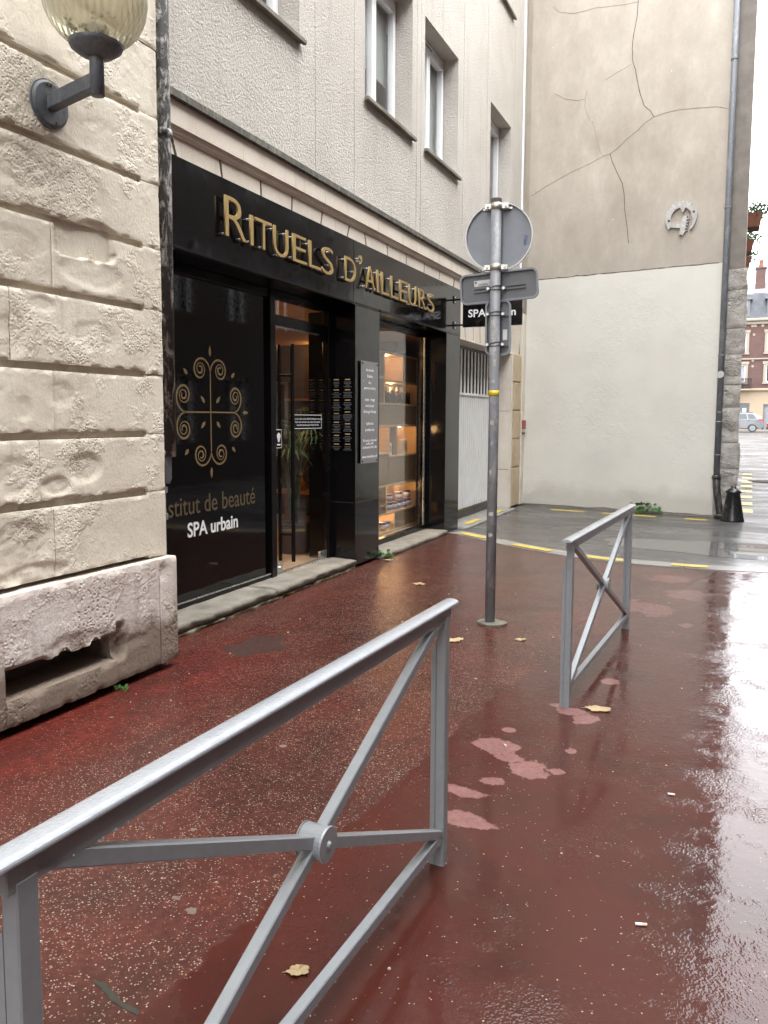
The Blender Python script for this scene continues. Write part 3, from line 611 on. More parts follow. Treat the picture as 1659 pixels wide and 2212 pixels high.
# old iron downpipe at the corner of the stone building
dp = thing('downpipe', 'weathered black and white iron downpipe beside the limestone corner', 'downpipe', (.13, 4.16, .0))
MB().path([(.14, 4.15, 9.4), (.14, 4.15, 3.43), (.135, 4.145, 1.32)], .053, 18).build('pipe', OLDPIPE, dp)
MB().path([(.10, 4.11, 1.34), (.10, 4.10, .80), (.12, 4.085, .03)], .034, 14).build('lower_pipe', GREYPIPE, dp)
for z, r, mt in ((3.40, .064, OLDPIPE), (5.2, .064, OLDPIPE), (1.76, .046, GREYPIPE)): MB().lathe([(r-.01, -.025), (r, -.02), (r, .012), (r-.004, .022), (r-.01, .025)], (.14 if z > 3 else .135, 4.15 if z > 3 else 4.145, z), 20).build('collar', mt, dp)
for z in (1.10, .92): MB().tube((.10, 4.105, z-.02), (.10, 4.105, z+.02), .046, n=16).build('collar', GREYPIPE, dp)
MB().lathe([(.036, 1.14), (.048, 1.17), (.05, 1.32), (.056, 1.335), (.056, 1.36), (.03, 1.365)], (.112, 4.13, 0), 16).build('hopper', GREYPIPE, dp)

# ------------------------------------------------------------------ generic wall with openings
def wall_holes(fn, u0, u1, v0, v1, holes, depth):
    us = sorted({u0, u1, *[h[0] for h in holes], *[h[1] for h in holes]}); vz = sorted({v0, v1, *[h[2] for h in holes], *[h[3] for h in holes]})
    m = MB()
    for a, b in zip(us, us[1:]):
        for c, d in zip(vz, vz[1:]):
            if any(h[0] <= a and b <= h[1] and h[2] <= c and d <= h[3] for h in holes): continue
            m.add([fn(a, c, 0), fn(b, c, 0), fn(b, d, 0), fn(a, d, 0)], [(0, 1, 2, 3)])
    for a, b, c, d in holes:
        for p, q in (((a, c), (b, c)), ((b, c), (b, d)), ((b, d), (a, d)), ((a, d), (a, c))):
            m.add([fn(*p, 0), fn(*q, 0), fn(*q, depth), fn(*p, depth)], [(0, 1, 2, 3)])
    return m

# ------------------------------------------------------------------ shop building (upper floors, cornice, stone bays)
sh = thing('shop_building', 'roughcast building with white framed windows above a moulded stone cornice', 'building')
XU = -.05
WIN = [(4.93, 6.225, 4.90, 6.45), (7.55, 8.84, 4.90, 6.45), (9.24, 10.49, 4.90, 6.45), (12.03, 13.22, 4.90, 6.45), (4.93, 6.225, 8.22, 9.9), (7.55, 8.84, 8.22, 9.9), (9.24, 10.49, 8.22, 9.9), (12.03, 13.22, 8.22, 9.9)]
wall_holes(lambda u, v, d: (XU-d, u, v), 3.862, 14.19, 3.78, 11.0, WIN, .30).build('roughcast_wall', CAST, sh)
for (a, b, c, d) in WIN:
    w = B('window', DARKIN, sh, XU-.75, XU-.70, a-.1, b+.1, c-.1, d+.1)
    fx0, fx1 = XU-.285, XU-.215; t = .062; t2 = .05
    m = MB().box(fx0, fx1, a+.001, a+t, c, d, .006).box(fx0, fx1, b-t, b-.001, c, d, .006).box(fx0, fx1, a+t, b-t, c, c+t, .006).box(fx0, fx1, a+t, b-t, d-t-.05, d, .006)
    m.build('frame', PVC, w)
    mid = (a+b)/2
    m = MB()
    for s0, s1 in ((a+t+.002, mid-.004), (mid+.004, b-t-.002)):
        z0, z1 = c+t+.002, d-t-.055; X0, X1 = XU-.27, XU-.195
        m.box(X0, X1, s0, s0+t2, z0, z1, .005).box(X0, X1, s1-t2, s1, z0, z1, .005).box(X0, X1, s0+t2, s1-t2, z0, z0+t2, .005).box(X0, X1, s0+t2, s1-t2, z1-t2, z1, .005)
    m.build('sash', PVC, w)
    for s0, s1 in ((a+t+.002, mid-.004), (mid+.004, b-t-.002)):
        B('pane', GLASS, w, XU-.247, XU-.241, s0+t2, s1-t2, c+t+t2, d-t-t2-.05)
    B('blind', BLIND, w, XU-.34, XU-.33, a+.02, b-.02, d-(1.35 if a == 9.24 else .95), d-.02)
    MB().box(XU-.215, XU-.211, mid-.17, mid+.17, d-.062, d-.048).build('vent_slot', DARKJ, w)
    s = MB(); s.box(XU-.21, XU+.055, a-.005, b+.005, c-.045, c-.004, .006).box(XU+.02, XU+.058, a-.03, b+.03, c-.05, c-.012, .004)
    s.build('sill', SILLST, sh)
# smooth bands beside the windows
for a, b in ((6.50, 6.58), (7.30, 7.34), (8.98, 9.02), (9.12, 9.15), (10.72, 10.75), (11.84, 11.90), (13.40, 13.44)):
    B('render_joint', CAST, sh, XU, XU+.003, a, b, 3.79, 11.0)
# white corner strip
MB().box(XU, XU+.03, 13.95, 14.00, 3.83, 11.0, .006).build('corner_strip', PVC, sh)
# body so that no light leaks
B('back_body', DARKIN, sh, -9.0, -5.2, 3.9, 14.1, 0, 11.0); B('roof', SLATE, sh, -9.2, .1, 3.88, 14.1, 11.0, 11.2)
B('floor_slab', DARKIN, sh, -5.2, XU-.31, 3.9, 14.1, 2.78, 3.2); B('side_wall', DARKIN, sh, -5.2, -.31, 3.88, 3.95, 0, 11.0)
# cornice: moulded stones end to end
prof = [(-.08, 3.498), (.004, 3.498), (.008, 3.506), (.018, 3.514), (.024, 3.526), (.026, 3.540), (.030, 3.543), (.030, 3.550), (.044, 3.554), (.044, 3.705), (.034, 3.707), (.034, 3.742), (-.08, 3.742)]
ye = [4.24, 5.2, 6.52, 7.70, 8.94, 10.05, 11.3, 12.6, 13.9]
for a, b in zip(ye, ye[1:]):
    MB().prism(prof, lambda x, z, y: (x, y, z), a+.002, b-.002).build('cornice_stone', DRESSED, sh, True)
LEAD = weathered('mossy_flashing', (.09, .085, .07), (.03, .032, .015), (.22, .21, .17), .8, 14, .7)
MB().prism([(-.045, 3.7445), (.036, 3.7445), (.036, 3.722), (.076, 3.722), (.076, 3.770), (.062, 3.777), (-.045, 3.80)], lambda x, z, y: (x, y, z), 4.235, 13.92).build('flashing', LEAD, sh, True)
# voussoirs above the fascia, two flat arches, then above the garage
def vous(name, y0, y1, z0, z1, s0, s1, x=-.006, mat=DRESSED):
    """stone with slanted sides: s = horizontal shift of the top relative to the bottom"""
    poly = [(y0-s0/2+.015, z0), (y1-s1/2-.015, z0), (y1+s1/2-.015, z1), (y0+s0/2+.015, z1)]
    return MB().prism(poly, lambda y, z, d: (d, y, z), x, -.14).build(name, mat, sh, True)
jy = [4.0, 4.47, 5.00, 5.525, 6.00, 6.52, 7.055, 7.508, 8.058, 8.593, 9.159, 9.694, 10.25, 10.75, 11.15, 11.5, 11.85, 12.2, 12.55, 12.95, 13.36, 13.95]
def slope(y):
    if y < 7.2: return -(y-5.75)*-.06 if False else (y-5.75)*.09
    if y < 10.3: return (y-8.85)*.07
    return (y-11.9)*.10
for a, b in zip(jy, jy[1:]): vous('voussoir', a, b, 2.73 if a > 10.2 else 3.20, 3.496, slope(a), slope(b))
JOINTM = flat('brown_mortar', (.095, .07, .052), .9)
B('lintel_backing', JOINTM, sh, -.30, -.012, 4.0, 13.95, 2.75, 3.497)
MB().box(-.30, -.002, 10.57, 13.30, 2.70, 2.728, .004).build('lintel_soffit', DRESSED, sh)
# pier on the far side of the garage
MB().box(-.36, .0, 13.30, 13.96, .03, 2.728).build('pier_core', DRESSED, sh)
pz = [.03, .728, 1.235, 1.735, 2.23, 2.72]
for a, b in zip(pz, pz[1:]):
    MB().box(.001, .035, 13.40, 13.90, a+.012, b-.012, .006).build('quoin', OCHRE, sh)
MB().box(.001, .028, 13.302, 13.37, .03, 2.72, .004).build('pier_margin', DRESSED, sh)
for z in (.70, 1.72): MB().box(-.355, -.01, 13.296, 13.3, z-.003, z+.003).build('joint', DARKJ, sh)
MB().box(-.06, .05, 13.92, 14.13, .02, 3.46, .01).build('corner_pilaster', DRESSED, sh)
# meter box remains at the corner
mb_ = thing('junction_box', 'small broken red and white box on the corner beside the garage pier', 'junction box', (.05, 13.97, 1.4))
MB().box(.052, .11, 13.93, 14.0, 1.40, 1.56, .006).build('box_body', flat('faded_red', (.33, .09, .06), .6), mb_); MB().box(.052, .10, 13.94, 13.99, 1.30, 1.34, .004).build('bracket', DARKJ, mb_)
# shop interior
B('interior_floor', FLOORW, sh, -5.2, -.30, 3.95, 12.2, -.02, .085)
B('interior_ceiling', CEILW, sh, -5.2, -.33, 3.95, 12.2, 2.68, 2.76); B('interior_wall', INWALL, sh, -5.2, -.4, 12.2, 12.3, 0, 2.78)
B('interior_wall', INWALL, sh, -3.6, -3.5, 3.95, 12.2, .085, 2.68)
B('interior_wall', INWALL, sh, -3.4, -.92, 10.35, 10.45, .085, 2.68)

# ------------------------------------------------------------------ black shopfront
sf = thing('shopfront', 'glossy black shopfront with gold lettering, glass door and lit display window', 'shopfront')
for a, b in ((4.24, 7.188), (7.193, 10.568)):
    p = B('fascia_panel', BLACK, sf, -.24, .0, a, b, 2.757, 3.375, b=.003)
B('soffit', BLACKM, sf, -.34, -.002, 4.05, 10.565, 2.735, 2.755); B('fascia_lip', BLACKM, sf, -.01, .012, 4.24, 7.188, 2.742, 2.762, b=.002); B('fascia_lip', BLACKM, sf, -.01, .008, 7.835, 9.99, 2.742, 2.762, b=.002)
B('pillar', BLACK, sf, -.55, .0, 7.232, 7.828, .045, 2.733, b=.003)
B('pillar', BLACK, sf, -.36, .0, 9.992, 10.563, -.0, 2.733, b=.003)
MB().box(.0, .0012, 7.236, 7.824, .70, .7025).build('panel_joint', DARKJ, sf); MB().box(-.29, -.01, 7.2308, 7.232, .70, .7025).build('panel_joint', DARKJ, sf)
MB().tube((-.02, 7.25, .012), (-.02, 7.25, .05), .008, n=8).build('foot', WHITEL, sf)
# frames on the glass line
def fr(name, *a): return B(name, BLACKM, sf, *a, b=.004)
fr('bottom_rail', -.33, -.27, 4.05, 6.036, .05, .14); fr('mullion', -.335, -.255, 6.036, 6.121, .05, 2.733); fr('jamb', -.335, -.265, 7.145, 7.231, .05, 2.733)
fr('head_rail', -.33, -.27, 4.05, 6.036, 2.655, 2.733); fr('head_rail', -.33, -.27, 6.121, 7.145, 2.66, 2.733); fr('transom', -.33, -.27, 6.121, 7.145, 2.425, 2.52)
MB().box(-.288, -.27, 4.05, 6.036, .142, .15).build('bead', STEEL, sf)
B('black_glass_panel', BLACKG, sf, -.305, -.295, 4.05, 6.036, .141, 2.655)
B('transom_pane', GLASS, sf, -.303, -.297, 6.121, 7.145, 2.52, 2.66)
fr('bottom_rail', -.33, -.265, 7.829, 9.991, .06, .13); fr('head_rail', -.33, -.27, 7.829, 9.991, 2.66, 2.733); fr('jamb', -.335, -.265, 9.90, 9.991, .13, 2.66); fr('jamb', -.335, -.265, 7.829, 7.90, .13, 2.66)
MB().box(-.275, -.262, 9.855, 9.899, .13, 2.66, .002).build('steel_edge', STEEL, sf)
B('display_window', GLASS, sf, -.304, -.296, 7.90, 9.9, .13, 2.66)
# door
dr = B('door', GLASS, sf, -.305, -.293, 6.128, 7.138, .115, 2.42)
MB().box(-.3055, -.2925, 6.121, 6.131, .115, 2.42).box(-.3055, -.2925, 6.131, 7.138, 2.412, 2.424).box(-.3055, -.2925, 6.131, 7.138, .108, .118).build('polished_edge', STEEL, dr)
MB().box(-.312, -.286, 6.15, 6.27, .12, .22, .003).build('lock_plate', STEEL, dr); MB().tube((-.286, 6.22, .165), (-.274, 6.22, .165), .02, n=16).build('lock_cylinder', STEEL, dr)
MB().box(-.312, -.286, 7.0, 7.14, .10, .20, .003).build('hinge', STEEL, dr); MB().box(-.312, -.286, 7.0, 7.14, 2.36, 2.44, .003).build('hinge', BLACKM, dr)
m = MB().tube((-.225, 6.36, .21), (-.225, 6.36, 2.27), .019, n=14)
for z in (.47, 1.98): m.tube((-.294, 6.36, z), (-.225, 6.36, z), .014, n=10)
m.build('handle', BLACKM, dr)
m = MB().tube((-.372, 6.36, .21), (-.372, 6.36, 2.27), .019, n=14)
for z in (.47, 1.98): m.tube((-.306, 6.36, z), (-.372, 6.36, z), .014, n=10)
m.build('handle', BLACKM, dr)
NOT = B('door_notice', BLACKM, dr, -.2925, -.2905, 6.49, 7.04, 1.475, 1.615)
MB().box(-.2904, -.2896, 6.49, 7.04, 1.608, 1.614).box(-.2904, -.2896, 6.49, 7.04, 1.476, 1.482).box(-.2904, -.2896, 7.034, 7.04, 1.482, 1.608).box(-.2904, -.2896, 6.49, 6.496, 1.482, 1.608).build('notice_border', WHITEL, dr)
for i, z in enumerate((1.565, 1.535, 1.505)):
    me = TX['n%d' % i]; txt('notice_text', 'n%d' % i, WHITEL, dr, MX, (-.2898, 6.765, z))
MB().box(-.2925, -.2912, 6.165, 6.265, 1.30, 1.475, .001).build('door_sticker', WHITEL, dr); MB().box(-.2911, -.2904, 6.172, 6.258, 1.307, 1.468).build('sticker_field', BLACKM, dr)
MB().add([(-.2903, 6.215+.028*math.cos(t)*(1+.3*math.sin(3*t)), 1.40+.045*math.sin(t)) for t in [2*math.pi*k/18 for k in range(18)]], [tuple(range(18))]).add([(-.2903, 6.185, 1.325), (-.2903, 6.245, 1.325), (-.2903, 6.245, 1.34), (-.2903, 6.185, 1.34)], [(0, 1, 2, 3)]).build('sticker_mark', WHITEL, dr)
# gold letters on stand-offs
STANDM = flat('satin_standoff', (.55, .55, .54), .4, metal=.3)
for i, (ch, y0, y1, z0, z1) in enumerate(LET):
    K_ = 3.54/3.52; y0, y1, z0, z1 = y0*K_, y1*K_, 1.58+(z0-1.58)*K_, 1.58+(z1-1.58)*K_; me = fit(TX['L%d' % i], y1-y0, z1-z0)
    L = txt('letter', 'L%d' % i, GOLD, sf, MX, (.042, y0, z0))
    w, h = y1-y0, z1-z0
    if w < .07: sp_ = [(y0+.02, z0+.03), (y0+.02, z1-.03)]
    elif ch in 'RA': sp_ = [(y0+.025, z0+.02), (y1-.03, z0+.02), ((y0+y1)/2 if ch == 'A' else y0+.1, z1-.02)]
    elif ch == 'T': sp_ = [(y0+.02, z1-.02), (y1-.03, z1-.02), ((y0+y1)/2, z0+.02)]
    elif ch == 'U': sp_ = [(y0+.018, z1-.03), (y1-.018, z1-.03), ((y0+y1)/2, z0+.018)]
    elif ch == 'L': sp_ = [(y0+.018, z1-.03), (y0+.018, z0+.02), (y1-.02, z0+.018)]
    elif ch == 'S': sp_ = [(y0+.05, z0+.03), (y1-.03, z0+.10), (y1-.05, z1-.03)]
    else: sp_ = [(y0+.018, z0+.03), (y0+.018, z1-.03), (y1-.03, (z0+z1)/2)]
    for (y, z) in sp_: MB().tube((-.001, y, z), (.036, y, z), .0095, n=10).build('standoff', STANDM, L)
# vinyl emblem on the black glass
EC = Vector((5.193, 1.624)); EA = .345; XV = -.2935
def strip(pts, w):
    m = MB(); v = []
    for i, p in enumerate(pts):
        d = (pts[min(i+1, len(pts)-1)]-pts[max(i-1, 0)]).normalized(); n = Vector((-d.y, d.x)); ww = w(i/(len(pts)-1)) if callable(w) else w
        v += [p+n*ww, p-n*ww]
    P3 = [(XV, EC.x+q.x*EA, EC.y+q.y*EA) for q in v]
    return P3, [(2*i, 2*i+1, 2*i+3, 2*i+2) for i in range(len(pts)-1)]
def rot2(p, k): c, s = [(1, 0), (0, 1), (-1, 0), (0, -1)][k]; return Vector((p.x*c-p.y*s, p.x*s+p.y*c))
em = MB()
for k in range(4):
    em.add(*strip([rot2(Vector((0, .0+.92*i/6)), k) for i in range(7)], .018))
    for mir in (1, -1):
        pts = []
        for i in range(70):
            t = i/69; ang = math.pi-t*2*math.pi*2.35; r = .335*math.exp(-.72*t*2.35)
            cx = .335+.045*min(1, t*2.2); cy = .93+.06*min(1, t*3)
            pts.append(Vector((mir*(cx+r*math.cos(ang)), cy+r*1.0*math.sin(ang))))
        em.add(*strip([rot2(p, k) for p in pts], lambda t: .018+.007*math.sin(t*9)*(t < .9)))
def seed(c, a, L, w):
    d = Vector((math.cos(a), math.sin(a))); n = Vector((-d.y, d.x)); o = []
    for i in range(13): t = i/12; o.append(c+d*(L*(t-.5))+n*(w*math.sin(math.pi*t**.8)))
    for i in range(1, 12): t = 1-i/12; o.append(c+d*(L*(t-.5))-n*(w*math.sin(math.pi*t**.8)))
    em.add([(XV, EC.x+p.x*EA, EC.y+p.y*EA) for p in o], [tuple(range(len(o)))])
for k in range(4):
    seed(rot2(Vector((0, 1.42)), k), math.pi/2*(k+1), .26, .045)
    a = math.pi/4+k*math.pi/2; seed(Vector((math.cos(a), math.sin(a)))*1.28, a, .19, .045); seed(Vector((math.cos(a), math.sin(a)))*.42, a, .22, .045)
o_ = em.build('gold_emblem', GOLDV, sf, True); so = o_.modifiers.new('thick', 'SOLIDIFY'); so.thickness = .0008; so.offset = 0
txt('window_lettering', 'inst', GOLDD, sf, MX, (-.2935, 4.52, .822-.0), w=5.815-4.52, h=.148)
txt('window_lettering', 'spa', WHITEL, sf, MX, (-.2935, 4.872, .64), w=.677, h=.118)
# menu board on the pillar reveal
mn = thing('menu_board', 'dark treatment menu board with gold headings on the pillar side', 'menu board', (-.15, 7.23, 1.2))
B('board', BLACKG, mn, -.282, -.02, 7.2255, 7.2312, 1.225, 2.015)
MGREY = flat('menu_grey', (.10, .10, .11), .5); MGOLD = goldm('menu_gold', (.55, .40, .17))
random.seed(8); mg, mt = MB(), MB()
for cx in (-.215, -.085):
    z = 1.985
    while z > 1.26:
        mg.box(cx-.03, cx+.03, 7.2247, 7.2254, z-.011, z)
        z -= .028
        for k in range(random.randint(3, 6)):
            if z < 1.25: break
            w = random.uniform(.02, .055); mt.box(cx-w, cx+w, 7.2247, 7.2254, z-.008, z); z -= .016
        z -= .014
mg.build('menu_heading', MGOLD, mn); stuff(mt.build('menu_text', MGREY, mn))
# acrylic plaque on the pillar front
pq = thing('wall_plaque', 'clear acrylic plaque with white opening hours on the black pillar', 'plaque', (.02, 7.53, 1.1))
PLM = flat('frosted_acrylic', (.20, .20, .20), .22, var=.04, spec=.6)
B('plate', PLM, pq, .016, .024, 7.328, 7.741, 1.106, 2.178, b=.001)
for y in (7.352, 7.717):
    for z in (1.13, 2.154): MB().tube((.0005, y, z), (.032, y, z), .010, n=12).build('spacer', BLACKM, pq)
for i, l in enumerate(PLQ): txt('plaque_text', 'P%d' % i, WHITEL, pq, MX, (.0246, 7.535, l[1]))
# stone sills
BASEST = mineral('mossy_base_stone', (.10, .095, .06), (.19, .17, .12), (.28, .25, .19), 9, 40, .8, .012)
st = thing('doorstep', 'worn mossy stone doorstep under the black shopfront door', 'doorstep')
def rough_box(name, x0, x1, y0, y1, z0, z1, mat, parent, seed, amp=.012, cell=.06):
    nx, ny, n_z = max(2, int((x1-x0)/cell)), max(2, int((y1-y0)/cell)), max(2, int((z1-z0)/.03))
    bm = bmesh.new(); bmesh.ops.create_cube(bm, size=1)
    for e, n in ((0, nx), (1, ny), (2, n_z)):
        ed = [q for q in bm.edges if abs((q.verts[0].co-q.verts[1].co)[e]) > .3 and abs((q.verts[0].co-q.verts[1].co)[(e+1) % 3]) < 1e-4 and abs((q.verts[0].co-q.verts[1].co)[(e+2) % 3]) < 1e-4]
        bmesh.ops.subdivide_edges(bm, edges=ed, cuts=n-1, use_grid_fill=True)
    for v in bm.verts:
        p = Vector((x0+(v.co.x+.5)*(x1-x0), y0+(v.co.y+.5)*(y1-y0), z0+(v.co.z+.5)*(z1-z0)))
        nn = noise.fractal(p*7+Vector((seed, 0, 0)), 1.0, 2.0, 4); n2 = noise.noise(p*24+Vector((seed, 3, 0)))
        k = (1 if v.co.x > .4 else .25)*(1 if v.co.z < .3 else .45)
        v.co = p+Vector((amp*(nn-.35)*k, 0, amp*.25*nn))+Vector((0, 0, -.4*amp if (v.co.x > .45 and v.co.z > .45) else 0))+Vector((amp*.4*n2*k, 0, 0))
    for f in bm.faces: f.smooth = True
    me = bpy.data.meshes.new(name); bm.to_mesh(me); bm.free(); me.materials.append(mat); return ob(name, me, parent)
rough_box('step_stone', -.36, .03, 3.95, 5.65, .048, .105, SILLST, st, 1, .022); rough_box('step_stone', -.36, .035, 5.66, 7.21, .052, .11, SILLST, st, 2, .025)
for i_, (a, b) in enumerate(((3.95, 4.9), (4.92, 5.5), (5.52, 6.3), (6.32, 7.2))): rough_box('base_stone', -.30, .026, a, b, -.02, .042, BASEST, st, 20+i_, .045, .04)
s2 = thing('window_sill', 'low stone ledge below the lit display window', 'window sill')
rough_box('ledge_stone', -.36, .06, 7.835, 9.98, .0, .062, SILLST, s2, 3, .02)
s3 = thing('garage_threshold', 'grey stone threshold in front of the white garage door', 'threshold')
for i, (a, b) in enumerate(((10.57, 11.4), (11.41, 12.3), (12.31, 13.29))): rough_box('threshold_stone', -.36, .14, a, b, -.02, .03, KERBM, s3, 5+i, .02)
for i, (a, b) in enumerate(((10.9, 11.5), (12.2, 12.8))): sheet('yellow_dash', ragged((.02, (a+b)/2), (0, 1), b-a, .10, 90+i), .040, YELLOW, s3)
# garage door
gd = thing('garage_door', 'white ribbed metal garage door with slatted dark upper grille', 'garage door', (-.34, 11.9, .03))
GW = flat('garage_white', (.80, .80, .79), .5, var=.06, scale=4); 
m = MB(); pts = []; y = 10.60
while y < 13.27:
    pts += [(y, 0), (y+.062, 0), (y+.072, -.016), (y+.098, -.016)]; y += .108
pts = [p for p in pts if p[0] < 13.28]; n = len(pts)
m.add([(-.30+d, y, .17) for y, d in pts]+[(-.30+d, y, 1.945) for y, d in pts], [(i, i+1, n+i+1, n+i) for i in range(n-1)]); m.build('ribbed_panel', GW, gd)
B('bottom_bar', BLACKM, gd, -.36, -.27, 10.57, 13.29, .035, .17, b=.006); B('grille_back', SKIRTM, gd, -.44, -.36, 10.57, 13.29, 1.95, 2.70); B('door_back', DARKJ, gd, -.44, -.33, 10.57, 13.29, .17, 1.95)
MB().box(-.345, -.285, 10.57, 13.29, 1.945, 1.985, .003).build('mid_rail', GW, gd); MB().box(-.345, -.285, 10.57, 13.29, 2.655, 2.70, .003).build('top_rail', SIGND, gd)
y = 10.62
while y < 13.27:
    MB().box(-.312, -.302, y, y+.075, 1.985, 2.655).build('slat', GW, gd); y += .175
MB().box(-.299, -.285, 13.10, 13.18, .28, .40, .003).build('lock_plate', SIGNG, gd)
# hanging sign
hg = thing('hanging_sign', 'black projecting spa sign with white and gold lettering on a bracket', 'hanging sign', (.0, 10.30, 2.85))
B('board', BLACK, hg, .125, .95, 10.285, 10.318, 2.825, 3.24, b=.002)
for z in (2.86, 3.205):
    MB().box(.0, .16, 10.292, 10.312, z-.012, z+.012, .002).build('bracket_arm', BLACKM, hg)
    MB().box(.0006, .010, 10.25, 10.352, z-.05, z+.05, .002).build('bracket_plate', BLACKM, hg)
    for q in (-.035, .035): MB().tube((.01, 10.302, z+q), (.016, 10.302, z+q), .008, n=8).build('bolt', STEEL, hg)
txt('sign_text', 'hs1', GOLD, hg, MY, (.20, 10.2842, 3.145), w=.70, h=.055); txt('sign_text', 'hs2', WHITEL, hg, MY, (.205, 10.2842, 2.955), w=.66, h=.105)

# ------------------------------------------------------------------ display shelf inside the window
su = thing('display_shelf', 'oak display shelving unit with lit niches behind the shop window', 'shelving unit', (-.65, 9.2, .09))
XF, XB = -.50, -.84
B('back_panel', OAK, su, XB-.02, XB, 8.0, 10.20, .09, 2.43)
def bd(y0, y1, z, t=.026): MB().box(XB, XF+.004, y0, y1, z-t/2, z+t/2, .003).build('shelf_board', OAKF, su)
def dv(y, z0, z1, t=.026): MB().box(XB, XF+.002, y-t/2, y+t/2, z0, z1, .003).build('divider', OAKF, su)
def pn(y0, y1, z0, z1): MB().box(XF-.03, XF-.006, y0, y1, z0, z1, .003).build('door_panel', OAKP, su)
for z in (2.415, 1.765, 1.485, .345, .105): bd(8.0, 10.18, z)
bd(9.10, 10.18, 2.06); bd(8.0, 9.06, 2.10); bd(9.256, 10.18, 1.085); bd(8.0, 9.23, 1.13); bd(8.0, 10.18, .712)
dv(10.19, .09, 2.43); dv(9.08, 1.778, 2.402); dv(9.69, 2.073, 2.402); dv(9.243, 1.098, 1.472); dv(9.43, .118, .332); dv(9.16, .358, .699)
dv(9.50, 1.098, 1.472, .02); dv(8.0, .09, 2.43); dv(8.92, .118, .332)
pn(9.705, 10.175, 2.075, 2.40); pn(8.02, 10.175, 1.50, 1.75); pn(8.02, 9.225, .727, 1.115); pn(9.24, 10.175, .727, 1.07); pn(9.445, 10.175, .12, .33); pn(8.02, 9.065, 1.78, 2.085); pn(8.02, 9.065, 2.115, 2.40); pn(8.02, 8.905, .12, .33); pn(8.02, 9.145, .36, .70)
MB().box(XB+.01, XB+.05, 9.275, 9.49, 1.11, 1.47).build('grey_panel', SIGNG, su)
WARM = (1.0, .58, .24)
LM = emis('downlight_lens', (1, .80, .5), 2.2)
def spot(x, y, z, e, par, vis=True):
    d = MB().tube((x, y, z), (x, y, z-.008), .022, n=14).build('downlight', LM, par)
    l = bpy.data.lights.new('downlight_lamp', 'POINT'); l.energy = e; l.color = WARM; l.shadow_soft_size = .07
    o = bpy.data.objects.new('downlight_lamp', l); COL.objects.link(o); o.location = (x, y, z-.04); o.parent = d
E1 = 1.1
for y, z in ((9.38, 2.40), (9.55, 2.045), (9.85, 1.47), (8.85, 1.47), (9.75, .697), (9.2, .33), (9.35, .697)): spot(-.62, y, z, E1, su)
BOT = flat('dark_bottle_glass', (.012, .008, .006), .12, spec=.6); CAPM = flat('pale_cap', (.70, .62, .48), .35); JARW = flat('white_jar', (.60, .60, .62), .35); LIDB = flat('navy_lid', (.05, .055, .17), .4); CARD = flat('cream_carton', (.66, .54, .36), .6); CARDW = flat('white_carton', (.7, .7, .7), .5); LABW = flat('jar_label', (.30, .32, .42), .5)
def bottle(x, y, z, lab):
    t = thing('bottle', lab, 'bottle', (x, y, z), 'dark bottles in the display window')
    MB().lathe([(0, 0), (.030, 0), (.033, .006), (.033, .125), (.028, .143), (.013, .152), (.012, .165)], (x, y, z), 14).build('body', BOT, t)
    MB().lathe([(.013, .16), (.016, .162), (.016, .195), (.010, .20), (.009, .222), (0, .225)], (x, y, z), 12).build('cap', CAPM, t)
random.seed(3)
for i in range(11): bottle(-.58-.06*(i % 2)+random.uniform(-.008, .008), 9.15+.088*i, 1.778, 'dark glass bottle with pale cap in the row on the display shelf')
def jar(x, y, z, lab, g, s=1.0):
    t = thing('jar', lab, 'jar', (x, y, z), g)
    MB().lathe([(0, 0), (.040*s, 0), (.046*s, .006), (.049*s, .085*s), (.046*s, .09*s), (0, .09*s)], (x, y, z), 18).build('body', JARW, t)
    MB().lathe([(.0475*s, .022*s), (.0485*s, .022*s), (.0495*s, .066*s), (.048*s, .066*s)], (x, y, z), 18).build('jar_label', LABW, t)
    MB().lathe([(0, .088*s), (.051*s, .088*s), (.052*s, .11*s), (.046*s, .114*s), (0, .114*s)], (x, y, z), 18).build('lid', LIDB, t)
for k, y in enumerate((9.36, 9.52, 9.68, 9.84, 10.0)): jar(-.56, y, .358, 'white jar with navy lid in the lower row of the display', 'lower row of jars')
for k, (x, y) in enumerate(((-.56, 9.36), (-.565, 9.70), (-.57, 10.0))): jar(x, y, .358+.114, 'white jar with navy lid stacked on top of another jar', 'stacked upper jars')
for y in (9.16, 9.30): jar(-.56, y, .118, 'white jar with navy lid in the bottom niche', 'jars in the bottom niche')
def carton(x, y, z, w, h, mat, lab, g=None):
    t = thing('carton', lab, 'carton', (x, y, z), g); MB().box(x-.035, x+.035, y-w/2, y+w/2, z, z+h, .002).build('carton_body', mat, t)
    MB().box(x+.0352, x+.036, y-w*.3, y+w*.3, z+h*.25, z+h*.75).build('carton_label', LABW if mat is CARDW else OAKF, t)
carton(-.57, 9.36, 1.098, .085, .165, CARDW, 'white carton standing left of the cream cartons in the niche'); carton(-.60, 9.62, 1.098, .13, .18, CARD, 'wide cream carton between the white one and the tall one'); carton(-.575, 9.86, 1.098, .17, .19, CARD, 'tall cream carton at the end of the lit niche')
carton(-.70, 9.27, .358, .12, .26, CARD, 'cream carton standing behind the jars on the display shelf', 'cartons behind jars'); carton(-.70, 9.42, .358, .12, .26, CARD, 'cream carton standing behind the jars on the display shelf', 'cartons behind jars')
pb = thing('pump_bottle', 'dark pump dispenser bottle in the niche beside the grey panel', 'bottle', (-.58, 8.97, 1.143))
